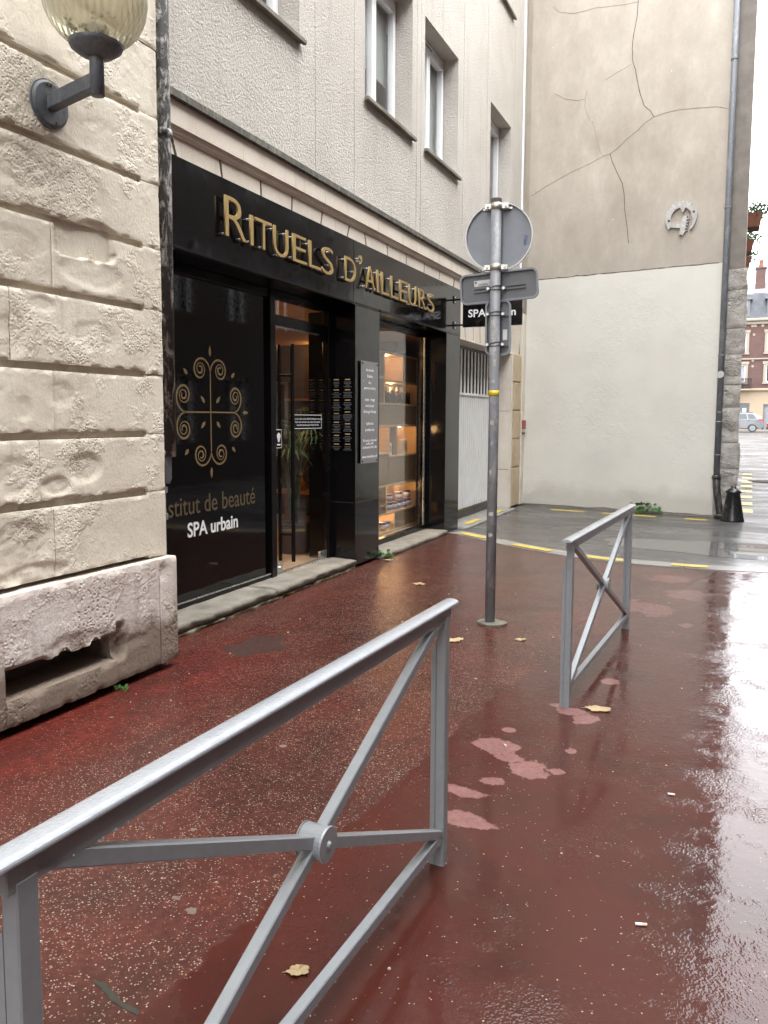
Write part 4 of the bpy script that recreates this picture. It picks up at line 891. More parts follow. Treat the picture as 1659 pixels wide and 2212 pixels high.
MB().lathe([(0, 0), (.036, 0), (.038, .006), (.038, .16), (.03, .175), (.013, .18), (.013, .20)], (-.58, 8.97, 1.143), 16).build('body', BOT, pb); MB().path([(-.58, 8.97, 1.34), (-.58, 8.97, 1.385), (-.58, 8.99, 1.395), (-.58, 9.02, 1.385)], .008, 8).build('pump', BLACKM, pb)
ds = thing('brass_dish', 'brass footed dish standing beside the jars in the window', 'dish', (-.57, 9.09, .358))
MB().lathe([(0, 0), (.05, 0), (.045, .01), (.015, .02), (.015, .06), (.07, .085), (.105, .12), (.10, .122), (.06, .095), (0, .088)], (-.57, 9.06, .358), 24).build('bowl', BRASS, ds)
# interior behind the door
def warmlight(x, y, z, e, par, size=.10):
    d = MB().lathe([(0, 0), (size, 0), (size, .03), (0, .03)], (x, y, z), 20).build('ceiling_lamp_lens', LM, par)
    l = bpy.data.lights.new('ceiling_lamp', 'POINT'); l.energy = e; l.color = WARM; l.shadow_soft_size = .1
    o = bpy.data.objects.new('ceiling_lamp', l); COL.objects.link(o); o.location = (x, y, z-.14); o.parent = d
cl1 = thing('ceiling_lamp', 'round warm ceiling lamp inside the shop above the entrance', 'ceiling lamp', (-1.9, 7.0, 2.64)); warmlight(-1.9, 6.6, 2.645, 16, cl1)
pp = thing('potted_palm', 'tall green fan palm in a round grey pot inside the door', 'potted plant', (-.86, 7.45, .085))
PX, PY = -.86, 7.45
MB().lathe([(0, .085), (.155, .085), (.165, .10), (.178, .40), (.182, .415), (.165, .415), (.16, .38), (0, .375)], (PX, PY, 0), 28).build('pot', POTM, pp); MB().lathe([(0, .385), (.16, .385)], (PX, PY, 0), 20).build('soil', SOIL, pp)
random.seed(21); fm = MB(); stm = MB()
for k in range(16):
    a = random.uniform(0, 6.283); h = random.uniform(.75, 1.30); sp_ = random.uniform(.10, .34)
    tip = Vector((PX+math.cos(a)*sp_, PY+math.sin(a)*sp_, .385+h)); mid = Vector((PX+math.cos(a)*sp_*.3, PY+math.sin(a)*sp_*.3, .385+h*.6))
    stm.path([(PX+math.cos(a)*.03, PY+math.sin(a)*.03, .38), mid, tip], [.007, .005, .004], 6)
    for j in range(13):
        b = a+(j-6)*.27; L = random.uniform(.24, .34)*(1-.03*abs(j-6)); d = Vector((math.cos(b), math.sin(b), .35-.05*abs(j-6)))
        d.normalize(); e = tip+d*L+Vector((0, 0, -.10-.1*random.random())); c = tip+d*L*.55; n = Vector((-math.sin(b), math.cos(b), .1))*.011
        fm.add([tip, c+n, e, c-n], [(0, 1, 2, 3)])
stm.build('stem', PALM, pp); fm.build('frond', PALM, pp)
tb = thing('console_table', 'wooden console table with gold vases inside the shop', 'table', (-1.9, 9.6, .085))
TW = wood('console_wood', (.30, .13, .05), (.42, .20, .08))
MB().box(-2.4, -1.2, 9.35, 9.8, .52, .56, .004).build('table_top', TW, tb)
for x in (-2.36, -1.24):
    for y in (9.39, 9.76): MB().box(x-.03, x+.03, y-.03, y+.03, .085, .52, .003).build('leg', TW, tb)
for i, (x, r) in enumerate(((-1.32, .07), (-1.5, .10), (-1.72, .06), (-2.0, .09))):
    v = thing('vase', ('small gold vase at the end of the console table', 'round gold vase on the console table', 'slim gold vase on the console table', 'wide gold vase at the back of the console table')[i], 'vase', (x, 9.55, .56))
    MB().lathe([(0, 0), (r*.6, 0), (r, r*.9), (r*.9, r*1.6), (r*.35, r*2.3), (r*.4, r*2.9), (r*.5, r*3.0), (r*.3, r*2.9)], (x, 9.55, .56), 20).build('vase_body', BRASS, v)
ty = thing('round_tray', 'round brass tray with beaded rim hanging inside the shop', 'tray', (-1.72, 10.33, 2.2))
MB().tube((-2.05, 10.348, 2.24), (-2.05, 10.325, 2.24), .20, n=40).build('disc', BRASS, ty)
for k in range(30):
    a = 2*math.pi*k/30; MB().tube((-2.05+.235*math.cos(a), 10.348, 2.24+.235*math.sin(a)), (-2.05+.235*math.cos(a), 10.325, 2.24+.235*math.sin(a)), .013, n=8).build('bead', BRASS, ty)
cb_ = thing('wall_shelf', 'dark wall shelf with small brass lamps inside the shop', 'shelf', (-2.0, 10.2, 1.85))
MB().box(-2.6, -1.3, 10.1, 10.34, 1.84, 1.87, .003).build('board', TW, cb_); MB().box(-2.6, -1.3, 10.1, 10.34, 1.34, 1.37, .003).build('board', TW, cb_)
spot(-2.05, 10.22, 2.62, 3.0, cb_)

# ------------------------------------------------------------------ gable house at the end
gh = thing('gable_house', 'beige rendered gable wall with white painted base and a long crack', 'house')
def Gm(): return MB()
def gquad(m, u0, u1, z0, z1, d): return m.prism([(u0, z0), (u1, z0), (u1, z1), (u0, z1)], lambda u, z, q: G(u, q, z), d[0], d[1])
m = MB(); body = [(-.0, -.02), (3.612, -.02)]
c = [G(-.0, 0, 0)[:2], G(3.612, 0, 0)[:2], (3.52, 27.0), (-7.0, 27.0), (-7.0, 14.6), (-.3, 14.3)]
n = len(c); m.add([(x, y, -.05) for x, y in c]+[(x, y, 11.6) for x, y in c], [tuple(range(n, 2*n))]+[(i, (i+1) % n, n+(i+1) % n, n+i) for i in range(n)])
m.build('rendered_wall', BEIGE, gh, True)
c2 = [(x*1.0+(.06 if x > 0 else -.06), y) for x, y in c]; m = MB(); m.add([(x, y, 11.6) for x, y in c]+[(-1.5, 20, 15)], [(i, (i+1) % n, n) for i in range(n)]); m.build('roof', SLATE, gh)
m = MB(); us = [.0+.082*i for i in range(41)]; zs = [0.035]+[.09*i for i in range(1, 46)]
v = []
for u in us:
    for k, z in enumerate(zs):
        zt = z if k < 45 else 4.055
        zt = zt+(0 if k not in (45, 0) else (.012*noise.noise(Vector((u*5, 1, 2))) if k == 45 else .03*noise.noise(Vector((u*3, 4, 2)))))
        p = Vector((u, z, 9)); d = .024+.007*noise.fractal(p*1.6, 1.0, 2.0, 4)
        if u < .25 and z < .5: d += .03*max(0, 1-math.hypot(u-.05, z-.15)*3)*(1+noise.noise(p*9))
        v.append(G(u, d, zt))
nzr = len(zs); m.add(v, [(i*nzr+k, (i+1)*nzr+k, (i+1)*nzr+k+1, i*nzr+k+1) for i in range(len(us)-1) for k in range(nzr-1)], True)
top = [v[i*nzr+nzr-1] for i in range(len(us))]; m.add(top+[G(u, -.01, top[i][2]) for i, u in enumerate(us)], [(i, i+1, len(us)+i+1, len(us)+i) for i in range(len(us)-1)])
e = [v[(len(us)-1)*nzr+k] for k in range(nzr)]; m.add(e+[G(us[-1], -.01, p[2]) for p in e], [(i, nzr+i, nzr+i+1, i+1) for i in range(nzr-1)])
m.build('white_painted_base', WHITEW, gh, True)
# grime line on top of the white base, dark gap at the foot
def ribbon(pts, w, d, mat, name, parent):
    m = MB(); v = []
    P = [Vector(p) for p in pts]
    for i, p in enumerate(P):
        t = (P[min(i+1, len(P)-1)]-P[max(i-1, 0)]).normalized(); nn = Vector((-t.y, t.x)); ww = w[i] if isinstance(w, list) else w
        v += [G(p.x+nn.x*ww, d, p.y+nn.y*ww), G(p.x-nn.x*ww, d, p.y-nn.y*ww)]
    m.add(v, [(2*i, 2*i+1, 2*i+3, 2*i+2) for i in range(len(P)-1)]); o = m.build(name, mat, parent, True)
    s = o.modifiers.new('t', 'SOLIDIFY'); s.thickness = .002; s.offset = 0; return o
random.seed(9)
GRIME = flat('grime', (.085, .075, .06), .9)
ribbon([(u, 4.068+.010*noise.noise(Vector((u*6, 8, 1)))) for u in [.02+.08*i for i in range(41)]], [.006+.012*abs(noise.noise(Vector((i*.5, 2, 7)))) for i in range(41)], .006, GRIME, 'grime_line', gh)
# cracks (u, z)
def upx(px, py):
    """photo measurement (reduced picture) of the wall -> wall coordinates"""
    a, b = px-829.5, py-(904+FPX*math.tan(PIT)); X = a*math.cos(ROLL)+b*math.sin(ROLL); Y = -a*math.sin(ROLL)+b*math.cos(ROLL)
    d = fw*FPX+rt*X-up*Y; n = Vector((GN.x, GN.y, 0)); A = Vector((GA.x, GA.y, 0)); C = Vector((3.58, 0, 1.58))
    p = C+d*((A-C).dot(n)/d.dot(n)); return ((p.xy-GA).dot(GE), p.z)
def zc(cx, cy): return (2000+cx/1.62)*.5486, (cy/1.62)*.5486
def crack(pts, w, name='crack', mat=None):
    q = [upx(*zc(*p)) for p in pts]; o = []
    for (a, b), (c_, d_) in zip(q, q[1:]):
        for k in range(4):
            t = k/4; o.append((a+(c_-a)*t+.006*noise.noise(Vector((a*9+t*3, b*9, 1))), b+(d_-b)*t+.006*noise.noise(Vector((a*9, b*9+t*5, 6)))))
    o.append(q[-1]); ribbon(o, [w*(.6+.6*abs(noise.noise(Vector((i*.37, 3, 1))))) for i in range(len(o))], .002, mat or GRIME, name, gh)
crack([(836, -60), (833, 0), (824, 110), (800, 230), (793, 310), (797, 390), (812, 440), (838, 580), (868, 672), (905, 705), (932, 745)], .0065)
crack([(652, 980), (665, 1030), (700, 1110), (730, 1170), (742, 1240), (745, 1340), (760, 1440), (770, 1550)], .006)
PATCHC = flat('crack_filler', (.31, .275, .23), .9)
crack([(932, 745), (880, 780), (830, 830), (760, 885), (710, 935), (655, 980), (600, 1000)], .008, 'crack', PATCHC)
crack([(932, 745), (1000, 722), (1080, 700), (1200, 690), (1330, 680), (1420, 695), (1525, 718)], .007, 'crack', PATCHC)
FAINT = flat('faint_crack', (.32, .27, .215), .9)
crack([(600, 1000), (520, 1045), (400, 1100), (250, 1185), (150, 1250)], .005, 'crack', FAINT)
crack([(605, 998), (580, 945), (565, 870), (540, 780), (510, 740), (490, 680), (495, 630), (505, 580)], .004, 'crack', FAINT)
crack([(495, 630), (440, 642), (370, 632), (300, 598)], .004, 'crack', FAINT)
crack([(830, 12), (700, 35), (560, 50), (420, 88), (330, 78), (290, 40)], .004, 'crack', FAINT); crack([(795, 405), (700, 460), (620, 510)], .003, 'crack', FAINT)
# quoin stones at the corner, irregular
qz = [-.03, .52, .80, 1.22, 1.78, 2.14, 2.62, 3.02, 3.62, 3.95]
RUB = mineral('rubble_stone', (.30, .275, .245), (.42, .395, .355), (.54, .51, .46), 5, 30, .9, .02, pit=1.0, streak=.5, streakc=(.14, .13, .11))
random.seed(31)
for i, (a, b) in enumerate(zip(qz, qz[1:])):
    cell = .03; w0, w1 = 3.335, 3.628+random.uniform(-.012, .028); nu = 10; nk = max(3, int((b-a)/.035)); v = []
    for p in range(nu+1):
        for k in range(nk+1):
            u = w0+(w1-w0)*p/nu; z = a+.004+(b-a-.008)*k/nk; q = Vector((u*1.0, z, i*3.3)); d = .035+random.uniform(0, 0)+.022*noise.fractal(q*6, 1.0, 2.0, 4)
            if p == 0 or k in (0, nk): d -= .012
            if p == nu: u += .018*noise.noise(q*7); d -= .015
            v.append(G(u, d, z))
    m = MB(); m.add(v, [(p*(nk+1)+k, (p+1)*(nk+1)+k, (p+1)*(nk+1)+k+1, p*(nk+1)+k+1) for p in range(nu) for k in range(nk)], True)
    e = [v[nu*(nk+1)+k] for k in range(nk+1)]; m.add(e+[(p[0]-.02, p[1]+.25, p[2]) for p in e], [(k, nk+1+k, nk+2+k, k+1) for k in range(nk)], True)
    for kk in (0, nk):
        e = [v[p*(nk+1)+kk] for p in range(nu+1)]; m.add(e+[G(w0+(w1-w0)*p/nu, -.02, e[p][2]) for p in range(nu+1)], [(p, p+1, nu+2+p, nu+1+p) for p in range(nu)])
    m.build('quoin_stone', RUB, gh, True)
gquad(MB(), 3.335, 3.60, 3.955, 11.5, (.0, .012)).build('corner_render', flat('grey_corner_render', (.23, .205, .175), .85, var=.2, scale=5, bmp=.3, bscale=40), gh, True)
gquad(MB(), 3.283, 3.333, .0, 3.85, (.0, .006)).build('bare_strip', RUB, gh, True)
# downpipe on the gable
d2 = thing('downpipe', 'grey zinc downpipe with black iron boot at the gable corner', 'downpipe', G(3.33, .1, 0))
MB().path([G(3.335, .09, 11.4), G(3.335, .09, 5), G(3.33, .09, .62)], .047, 16).build('pipe', GREYPIPE, d2)
MB().path([G(3.33, .09, .66), G(3.345, .09, .45), G(3.40, .10, .12), G(3.42, .12, .015)], [.06, .058, .056, .056], 14).build('iron_boot', BLACKPIPE, d2)
MB().lathe([(.058, -.03), (.068, -.02), (.068, .03), (.056, .04)], G(3.33, .09, .66), 16).build('collar', BLACKPIPE, d2)
for z in (1.02, 2.60, 4.88, 7.1, 1.70, 1.55): MB().lathe([(.045, -.012), (.054, -.01), (.054, .01), (.045, .012)], G(3.332, .09, z), 16).build('pipe_clip', GREYPIPE, d2)
sk = blob(0, 0, .05, .06, 5, 14, .3); MB().prism(sk, lambda a, b, q: G(3.335+a, q, 2.30+b), .135, .1365).build('paper_sticker', flat('torn_paper', (.55, .55, .52), .7), d2, True)
# anchor-like ornament
orn = thing('wall_ornament', 'white weathered horseshoe shaped plaster ornament on the beige gable wall', 'ornament', G(2.62, .0, 4.55))
OM = flat('weathered_white_plaster', (.52, .50, .47), .7, var=.25, scale=22, bmp=.6, bscale=30)
oc = (2.625, 4.83); v = []; ring = []
for k in range(37):
    a = R(-52)+R(272)*k/36; ro = .245*(1+.02*math.sin(5*a)); wd = .080*min(1, .25+k/8)
    ring.append((oc[0]+ro*math.cos(a), oc[1]+ro*1.02*math.sin(a)))
for k in range(36, -1, -1):
    a = R(-52)+R(272)*k/36; wd = .085*min(1, .2+k/9); ro = .245-wd
    ring.append((oc[0]+ro*math.cos(a), oc[1]+ro*1.02*math.sin(a)))
n = 74; m = MB()
m.add([G(u, .055, z) for u, z in ring]+[G(u, -.0, z) for u, z in ring], [(k, k+1, n-2-k, n-1-k) for k in range(36)]+[(k, n+k, n+(k+1) % n, (k+1) % n) for k in range(n)]); m.build('ring', OM, orn, True)
MB().prism([(2.43, 4.70), (2.62, 4.67), (2.60, 4.57), (2.66, 4.55), (2.69, 4.60), (2.72, 4.86), (2.66, 4.84), (2.62, 4.74), (2.45, 4.76)], lambda a, b, q: G(a, q, b), .0, .05).build('toothed_bar', OM, orn, True)
for k in range(5): MB().prism([(2.685+.006*k, 4.61+.045*k), (2.73+.006*k, 4.62+.045*k), (2.69+.006*k, 4.635+.045*k)], lambda a, b, q: G(a, q, b), .0, .042).build('tooth', OM, orn, True)
MB().prism([(2.60, 5.0), (2.70, 5.0), (2.65, 4.90)], lambda a, b, q: G(a, q, b), .0, .058).build('spike', OM, orn, True)
for u, z in ((2.44, 4.80), (2.82, 4.90)): MB().tube(G(u, .05, z), G(u, .058, z), .02, n=12).build('hole_plug', DARKJ, orn)
for k in range(6): a = R(55+14*k); MB().lathe([(0, -.02), (.016, -.012), (.02, 0), (.014, .014), (0, .02)], G(oc[0]+.25*math.cos(a), .03, oc[1]+.25*math.sin(a)), 8).build('knob', OM, orn)
# window boxes further along the house
random.seed(14)
for i, (x, y, z, s) in enumerate(((3.735, 15.5, 5.05, .82), (3.645, 17.8, 5.07, .82), (3.625, 19.7, 5.09, .82))):
    wb = thing('window_box', ('terracotta window box with leafy plants on the house corner', 'middle terracotta window box on the house front', 'terracotta window box half hidden behind the house front')[i], 'planter', (x, y, z-.12))
    q = [(-.11, 0), (.11, 0), (.15, .26), (.165, .27), (.165, .30), (-.165, .30), (-.165, .27), (-.15, .26)]
    MB().prism([(a*s, b*s) for a, b in q], lambda a, b, d: (x+a, y+d, z-.12+b), -.22, .22).build('trough', TERRA, wb, True)
    MB().box(3.55, x-.10, y-.2, y-.16, z-.16, z-.12).box(3.55, x-.10, y+.16, y+.2, z-.16, z-.12).build('bracket', BLACKM, wb)
    lm = MB()
    for k in range(300):
        a = random.uniform(0, 6.283); r = random.uniform(0, .26); c = Vector((x+math.cos(a)*r*1.0+.03, y+random.uniform(-.22, .22), z+.11+random.uniform(-.06, .22)*(1.1-r*2)))
        d = Vector((random.uniform(-1, 1), random.uniform(-1, 1), random.uniform(-.6, 1))).normalized(); e = d.orthogonal().normalized()*random.uniform(.018, .03); L = random.uniform(.05, .085)
        lm.add([c, c+d*L*.5+e, c+d*L, c+d*L*.5-e], [(0, 1, 2, 3)])
    lm.build('foliage', GREEN, wb)
# black iron guard stone
bo = thing('iron_bollard', 'squat black cast iron bollard at the foot of the gable corner', 'bollard', (3.60, 13.30, 0))
MB().lathe([(0, 0), (.175, 0), (.175, .02), (.165, .04), (.098, .43), (.105, .44), (.118, .455), (.115, .47), (.09, .485), (.06, .51), (.04, .515), (.038, .54), (.02, .555), (0, .557)], (3.60, 13.30, 0), 28).build('body', flat('black_iron_paint', (.012, .012, .013), .3, bmp=.3, bscale=30), bo)
MB().path([(3.50, 13.14, .27), (3.50, 13.12, .24), (3.51, 13.12, .21), (3.515, 13.135, .20)], .008, 6).build('ring_hook', BLACKPIPE, bo)
MB().tube((3.34, 13.36, .05), (3.52, 13.27, .075), .035, n=10).build('spout', BLACKPIPE, bo)

# ------------------------------------------------------------------ barriers
def barrier(label, p0, p1):
    """p0 near post, p1 far post"""
    p0, p1 = Vector(p0), Vector(p1); d = (p1-p0).normalized(); s = Vector((d.y, -d.x)); L = (p1-p0).length
    t = thing('pedestrian_barrier', label, 'barrier', (p0.x, p0.y, 0), 'grey barriers along the pavement edge')
    def P(a, b, z): q = p0+d*a+s*b; return (q.x, q.y, z)
    def hexa(a0, a1, b0, b1, z0, z1, bv=.003):
        k = MB().box(b0, b1, a0, a1, z0, z1, bv); return [P(y, x, z) for x, y, z in k.v], k.f
    for a in (0, L):
        m = MB(); m.add(*hexa(a-.02, a+.02, -.0175, .0175, .0, .90)); m.build('post', RAILP, t)
        q = [(-.0176, 0), (-.0176, .82), (-.019, .815), (-.035, .785), (-.035, 0)]
        MB().prism(q, lambda b, z, k: P(a+k, b, z), -.0195, .0195).build('post_stiffener', RAILP, t, True)
    MB().add(*hexa(-.035, L+.035, -.016, .016, .885, .935)).build('top_flat', RAILP, t)
    prf = [(.028*math.cos(math.pi*k/10), .938+.011*math.sin(math.pi*k/10)) for k in range(11)]+[(-.028, .934), (.028, .934)]
    MB().prism(prf, lambda b, z, k: P(k, b, z), -.11, L+.075).build('handrail', WETRAIL, t, True)
    MB().add(*hexa(.02, L-.02, -.016, .016, .10, .135)).build('bottom_rail', RAILP, t)
    up3 = Vector((s.x, s.y, 0))
    for z0, z1 in ((.125, .915), (.915, .125)):
        w = .0325 if z0 < z1 else .0315
        a, b = Vector(P(.02, 0, z0)), Vector(P(L-.02, 0, z1)); m = MB(); mid = (a+b)/2; dd = (b-a).normalized()
        m.bar(a, mid-dd*.03, w, .032, up3, .003).bar(mid+dd*.03, b, w, .032, up3, .003); m.build('diagonal', RAILP, t)
    c = P(L/2, 0, .52); m = MB().tube(P(L/2, -.032, .52), P(L/2, .032, .52), .042, n=28, smooth=False); h = m.build('hub', RAILP, t)
    for q in (1, -1): MB().tube(P(L/2, q*.032, .52), P(L/2, q*.037, .52), .045, .043, n=28, smooth=False).build('hub_plate', RAILP, h)
    for q in (1, -1): MB().tube(P(L/2, q*.037, .52), P(L/2, q*.044, .52), .010, .006, n=12).build('rivet', RAILP, h)
    dm = MB()
    for k in range(70):
        a = random.uniform(0, L); b = .0172; z = random.choice((.885, .10)); q = P(a, random.choice((-.0165, .0165)), z+random.uniform(-.002, .004)); r = random.uniform(.0014, .0026)
        dm.lathe([(0, -r*1.6), (r, -r*.3), (r*.7, r*.7), (0, r)], q, 6)
    stuff(dm.build('water_drops', DROP, t)); return t
mD, ntD, pD = newmat('water_drop'); pD.inputs['Base Color'].default_value = (.6, .62, .65, 1); pD.inputs['Roughness'].default_value = .03; pD.inputs['Transmission Weight'].default_value = .6; pD.inputs['IOR'].default_value = 1.33; DROP = mD
random.seed(77)
barrier('grey painted steel barrier standing alone with its crossing at hub height close to the worn patches', (2.633, .785), (2.69, 2.485))
bpy.data.objects['pedestrian_barrier']['label'] = 'grey steel barrier with diagonal cross and round hub, further from the signpost'
barrier('grey steel barrier with diagonal cross beside the signpost, a yellow leaf at its foot', (2.80, 4.195), (2.895, 6.005))

# ------------------------------------------------------------------ signpost
sp = thing('road_signpost', 'grey road signpost with backs of a round sign and two plates', 'signpost', (1.912, 5.718, 0))
QX, QY = 1.912, 5.718
MB().path([(QX, QY, -.02), (QX+.004, QY, 1.6), (QX-.004, QY, 3.17)], .0385, 22).build('pole', POLE, sp)
MB().tube((QX-.004, QY, 3.165), (QX-.004, QY, 3.195), .0395, n=20).build('pole_cap', DARKJ, sp)
ang = R(8)      # plates are turned a little
def SP(a, d, z): return (QX+a*math.cos(ang)-d*math.sin(ang)*-1*0-0*d+(-math.sin(ang)*d), QY+a*math.sin(ang)+math.cos(ang)*d, z)
CZ = 2.93
def disc(r, d0, d1, mat, name, par, n=56):
    m = MB(); v = []
    for k in range(n):
        t = 2*math.pi*k/n; v += [SP(.012+r*math.cos(t), d0, CZ+r*math.sin(t)), SP(.012+r*math.cos(t), d1, CZ+r*math.sin(t))]
    m.add(v, [(2*k, 2*((k+1) % n), 2*((k+1) % n)+1, 2*k+1) for k in range(n)], True); m.add([v[2*k] for k in range(n)], [tuple(range(n))]); m.add([v[2*k+1] for k in range(n)], [tuple(range(n))]); return m.build(name, mat, par, True)
rs = disc(.246, .060, .064, SIGNG, 'round_sign', sp)
m = MB(); n = 56; v = []
for k in range(n):
    t = 2*math.pi*k/n
    for r, d in ((.243, .066), (.252, .066), (.252, .036), (.243, .036)): v.append(SP(.012+r*math.cos(t), d, CZ+r*math.sin(t)))
m.add(v, [(4*k+q, 4*((k+1) % n)+q, 4*((k+1) % n)+(q+1) % 4, 4*k+(q+1) % 4) for k in range(n) for q in range(4)], False); m.build('rim', RIMW, rs, True)
for z in (3.14, 2.70):
    m = MB().lathe([(.036, -.022), (.043, -.022), (.043, .022), (.036, .022)], (QX, QY, z), 24); m.build('clamp_band', ZINC, sp)
    for q in (-1, 1):
        k = MB().box(q*.04, q*.088, -.010, .012, z-.018, z+.018, .002); MB().add([SP(x, y, w) for x, y, w in k.v], k.f).build('clamp_ear', ZINC, sp)
        MB().tube(SP(q*.066, -.03, z), SP(q*.066, .058, z), .008, n=8).build('clamp_bolt', ZINC, sp)
        k = MB().box(q*.045, q*.11, .045, .060, z-.012, z+.004, .001); MB().add([SP(x, y, w) for x, y, w in k.v], k.f).build('clamp_foot', ZINC, sp)
def rrect(w, h, r, n=6):
    o = []
    for cx, cz, a0 in ((w/2-r, h/2-r, 0), (-w/2+r, h/2-r, 90), (-w/2+r, -h/2+r, 180), (w/2-r, -h/2+r, 270)):
        for k in range(n+1): t = R(a0+90*k/n); o.append((cx+r*math.cos(t), cz+r*math.sin(t)))
    return o
def plate(name, ca, cz, w, h, tilt, r=.05):
    c, s = math.cos(tilt), math.sin(tilt)
    def F(a, b, d): return SP(ca+a*c-b*s, d, cz+a*s+b*c)
    p = MB().prism(rrect(w-.01, h-.01, r), F, .060, .064).build(name, SIGND, sp, True)
    o = rrect(w, h, r); i_ = rrect(w-.028, h-.028, r-.012); n = len(o); v = [F(a, b, .036) for a, b in o]+[F(a, b, .036) for a, b in i_]+[F(a, b, .066) for a, b in o]+[F(a, b, .060) for a, b in i_]
    MB().add(v, [(k, (k+1) % n, n+(k+1) % n, n+k) for k in range(n)]+[(k, 2*n+k, 2*n+(k+1) % n, (k+1) % n) for k in range(n)]+[(n+k, n+(k+1) % n, 3*n+(k+1) % n, 3*n+k) for k in range(n)]).build('rolled_edge', SIGNG, p, True)
    return p, F
hp, HF = plate('wide_plate', .018, 2.568, .585, .225, R(4.0))
for q0, q1 in ((-.19, -.05), (.05, .20)):
    for b in (-.004, -.028): MB().prism([(q0, b), (q1, b), (q1, b+.010), (q0, b+.010)], HF, .046, .059).build('slot_rail', SIGND, hp, True)
vp, VF = plate('tall_plate', .018, 2.262, .192, .41, R(.5), .045)
for z in (.10, -.125): MB().prism([(-.085, z-.012), (.085, z-.012), (.085, z+.012), (-.085, z+.012)], VF, .044, .058).build('slot_rail', SIGND, vp, True)
for z in (2.55, 2.362, 2.137):
    m = MB()
    for k in range(2): m.path([(QX+.0405*math.cos(t), QY+.0405*math.sin(t), z+.010*(k-.5)+.010*math.sin(t+k*2)) for t in [2*math.pi*j/20 for j in range(21)]], .004, 6)
    m.build('clamp_wire', SIGND, sp)
    for q in (-1, 1): MB().tube(SP(q*.058, .004, z), SP(q*.058, .056, z), .011, n=8).build('clamp_bolt', ZINC, sp)
LABEL = flat('silver_label', (.58, .58, .57), .35, var=.1); BLUEI = flat('blue_ink', (.06, .10, .30), .5)
MB().prism([(-.185, .018), (-.055, .018), (-.055, .062), (-.185, .062)], HF, .0575, .0595).build('maker_label', LABEL, hp, True)
me = fit(TX['lac'], .075, .014); txt('label_text', 'lac', BLACKM, hp, MY, SP(-.138, .0545, 2.583)); me = fit(TX['n14'], .018, .020); txt('label_text', 'n14', BLACKM, hp, MY, SP(-.056, .0545, 2.592))
MB().prism([(-.172+.008*math.cos(R(20*k)), .048+.010*math.sin(R(20*k))) for k in range(18)], HF, .0562, .0572).build('label_mark', BLUEI if False else SIGND, hp, True)
me = fit(TX['sp'], .026, .03); txt('ink_stamp', 'sp', BLUEI, rs, MY, SP(.197, .0585, 2.905)); 
m = MB()
for k in range(7): m.prism([(.192+.008*(k % 2), 2.865+.006*k), (.208+.006*(k % 3), 2.865+.006*k), (.208+.006*(k % 3), 2.868+.006*k), (.192+.008*(k % 2), 2.868+.006*k)], lambda a, b, d: SP(a, d, b), .0575, .0595)
m.build('ink_stamp', BLUEI, rs, True)
MB().prism([(.035, -.09), (.068, -.09), (.068, -.012), (.035, -.012)], VF, .0575, .0595).build('maker_label', LABEL, vp, True)
MB().lathe([(.0388, -.022), (.0398, -.022), (.0398, .022), (.0388, .022)], (QX+.002, QY, 1.772), 22).build('yellow_tape', flat('yellow_tape', (.72, .56, .03), .4), sp)
random.seed(6); PAP = flat('paper_remnant', (.42, .42, .40), .7, var=.3, scale=30)
for i, (z, hgt, a0, w) in enumerate(((2.28, .05, -1.9, 1.3), (2.2, .07, -1.75, 1.2), (2.0, .06, -1.3, .7), (1.86, .025, -1.6, .9), (1.55, .035, -1.6, .7), (1.40, .02, -1.5, .5), (.86, .03, -1.5, .9), (.70, .022, -1.5, .8), (1.18, .03, -1.8, .5))):
    m = MB(); v = []; K = 9
    for k in range(K):
        t = a0-w/2+w*k/(K-1); j0 = random.uniform(-.4, .4)*hgt*.5; j1 = random.uniform(-.5, .5)*hgt*.5
        v += [(QX+.002+.0392*math.cos(t), QY+.0392*math.sin(t), z-hgt/2+j0), (QX+.002+.0392*math.cos(t), QY+.0392*math.sin(t), z+hgt/2+j1)]
    m.add(v, [(2*k, 2*k+2, 2*k+3, 2*k+1) for k in range(K-1)], True); m.build('sticker_remnant', PAP, sp)
sheet('footing', blob(QX+.02, QY-.01, .115, .10, 8, 30, .2), .022, CONC, sp, .012)

# ------------------------------------------------------------------ weeds, leaves, litter
def weed(label, x, y, z, n, h, r, seed, wall=None):
    random.seed(seed); t = thing('weed', label, 'weed', (x, y, z)); m = MB()
    for k in range(n):
        a = random.uniform(0, 6.283); q = random.uniform(0, r); c = Vector((x+math.cos(a)*q, y+math.sin(a)*q*.5, z+random.uniform(.01, h)))
        d = Vector((math.cos(a), math.sin(a)*.6, random.uniform(.0, .9))).normalized(); e = d.orthogonal().normalized(); L = random.uniform(.05, .09)*(1 if r > .2 else .6 if r > .1 else .3); w = L*.45
        m.add([c, c+d*L*.35+e*w, c+d*L*.75+e*w*.7, c+d*L, c+d*L*.75-e*w*.7, c+d*L*.35-e*w], [(0, 1, 2, 3, 4, 5)])
        m.add([Vector((x, y, z)), c+Vector((.001, 0, 0)), c-Vector((.001, 0, 0))], [(0, 1, 2)])
    m.build('foliage', GREEN, t)
weed('green weed growing at the foot of the white gable wall', 2.25, 13.72, 0, 46, .16, .24, 1); weed('small weed at the foot of the first black pillar', .02, 7.86, .02, 30, .07, .12, 2)
weed('tiny grass tuft below the vent slot of the stone plinth', .42, 3.35, .006, 12, .03, .04, 3)
mo = thing('moss', 'green moss along the lower edge of the doorstep', 'moss', (.03, 5.6, .03)); m = MB(); random.seed(17)
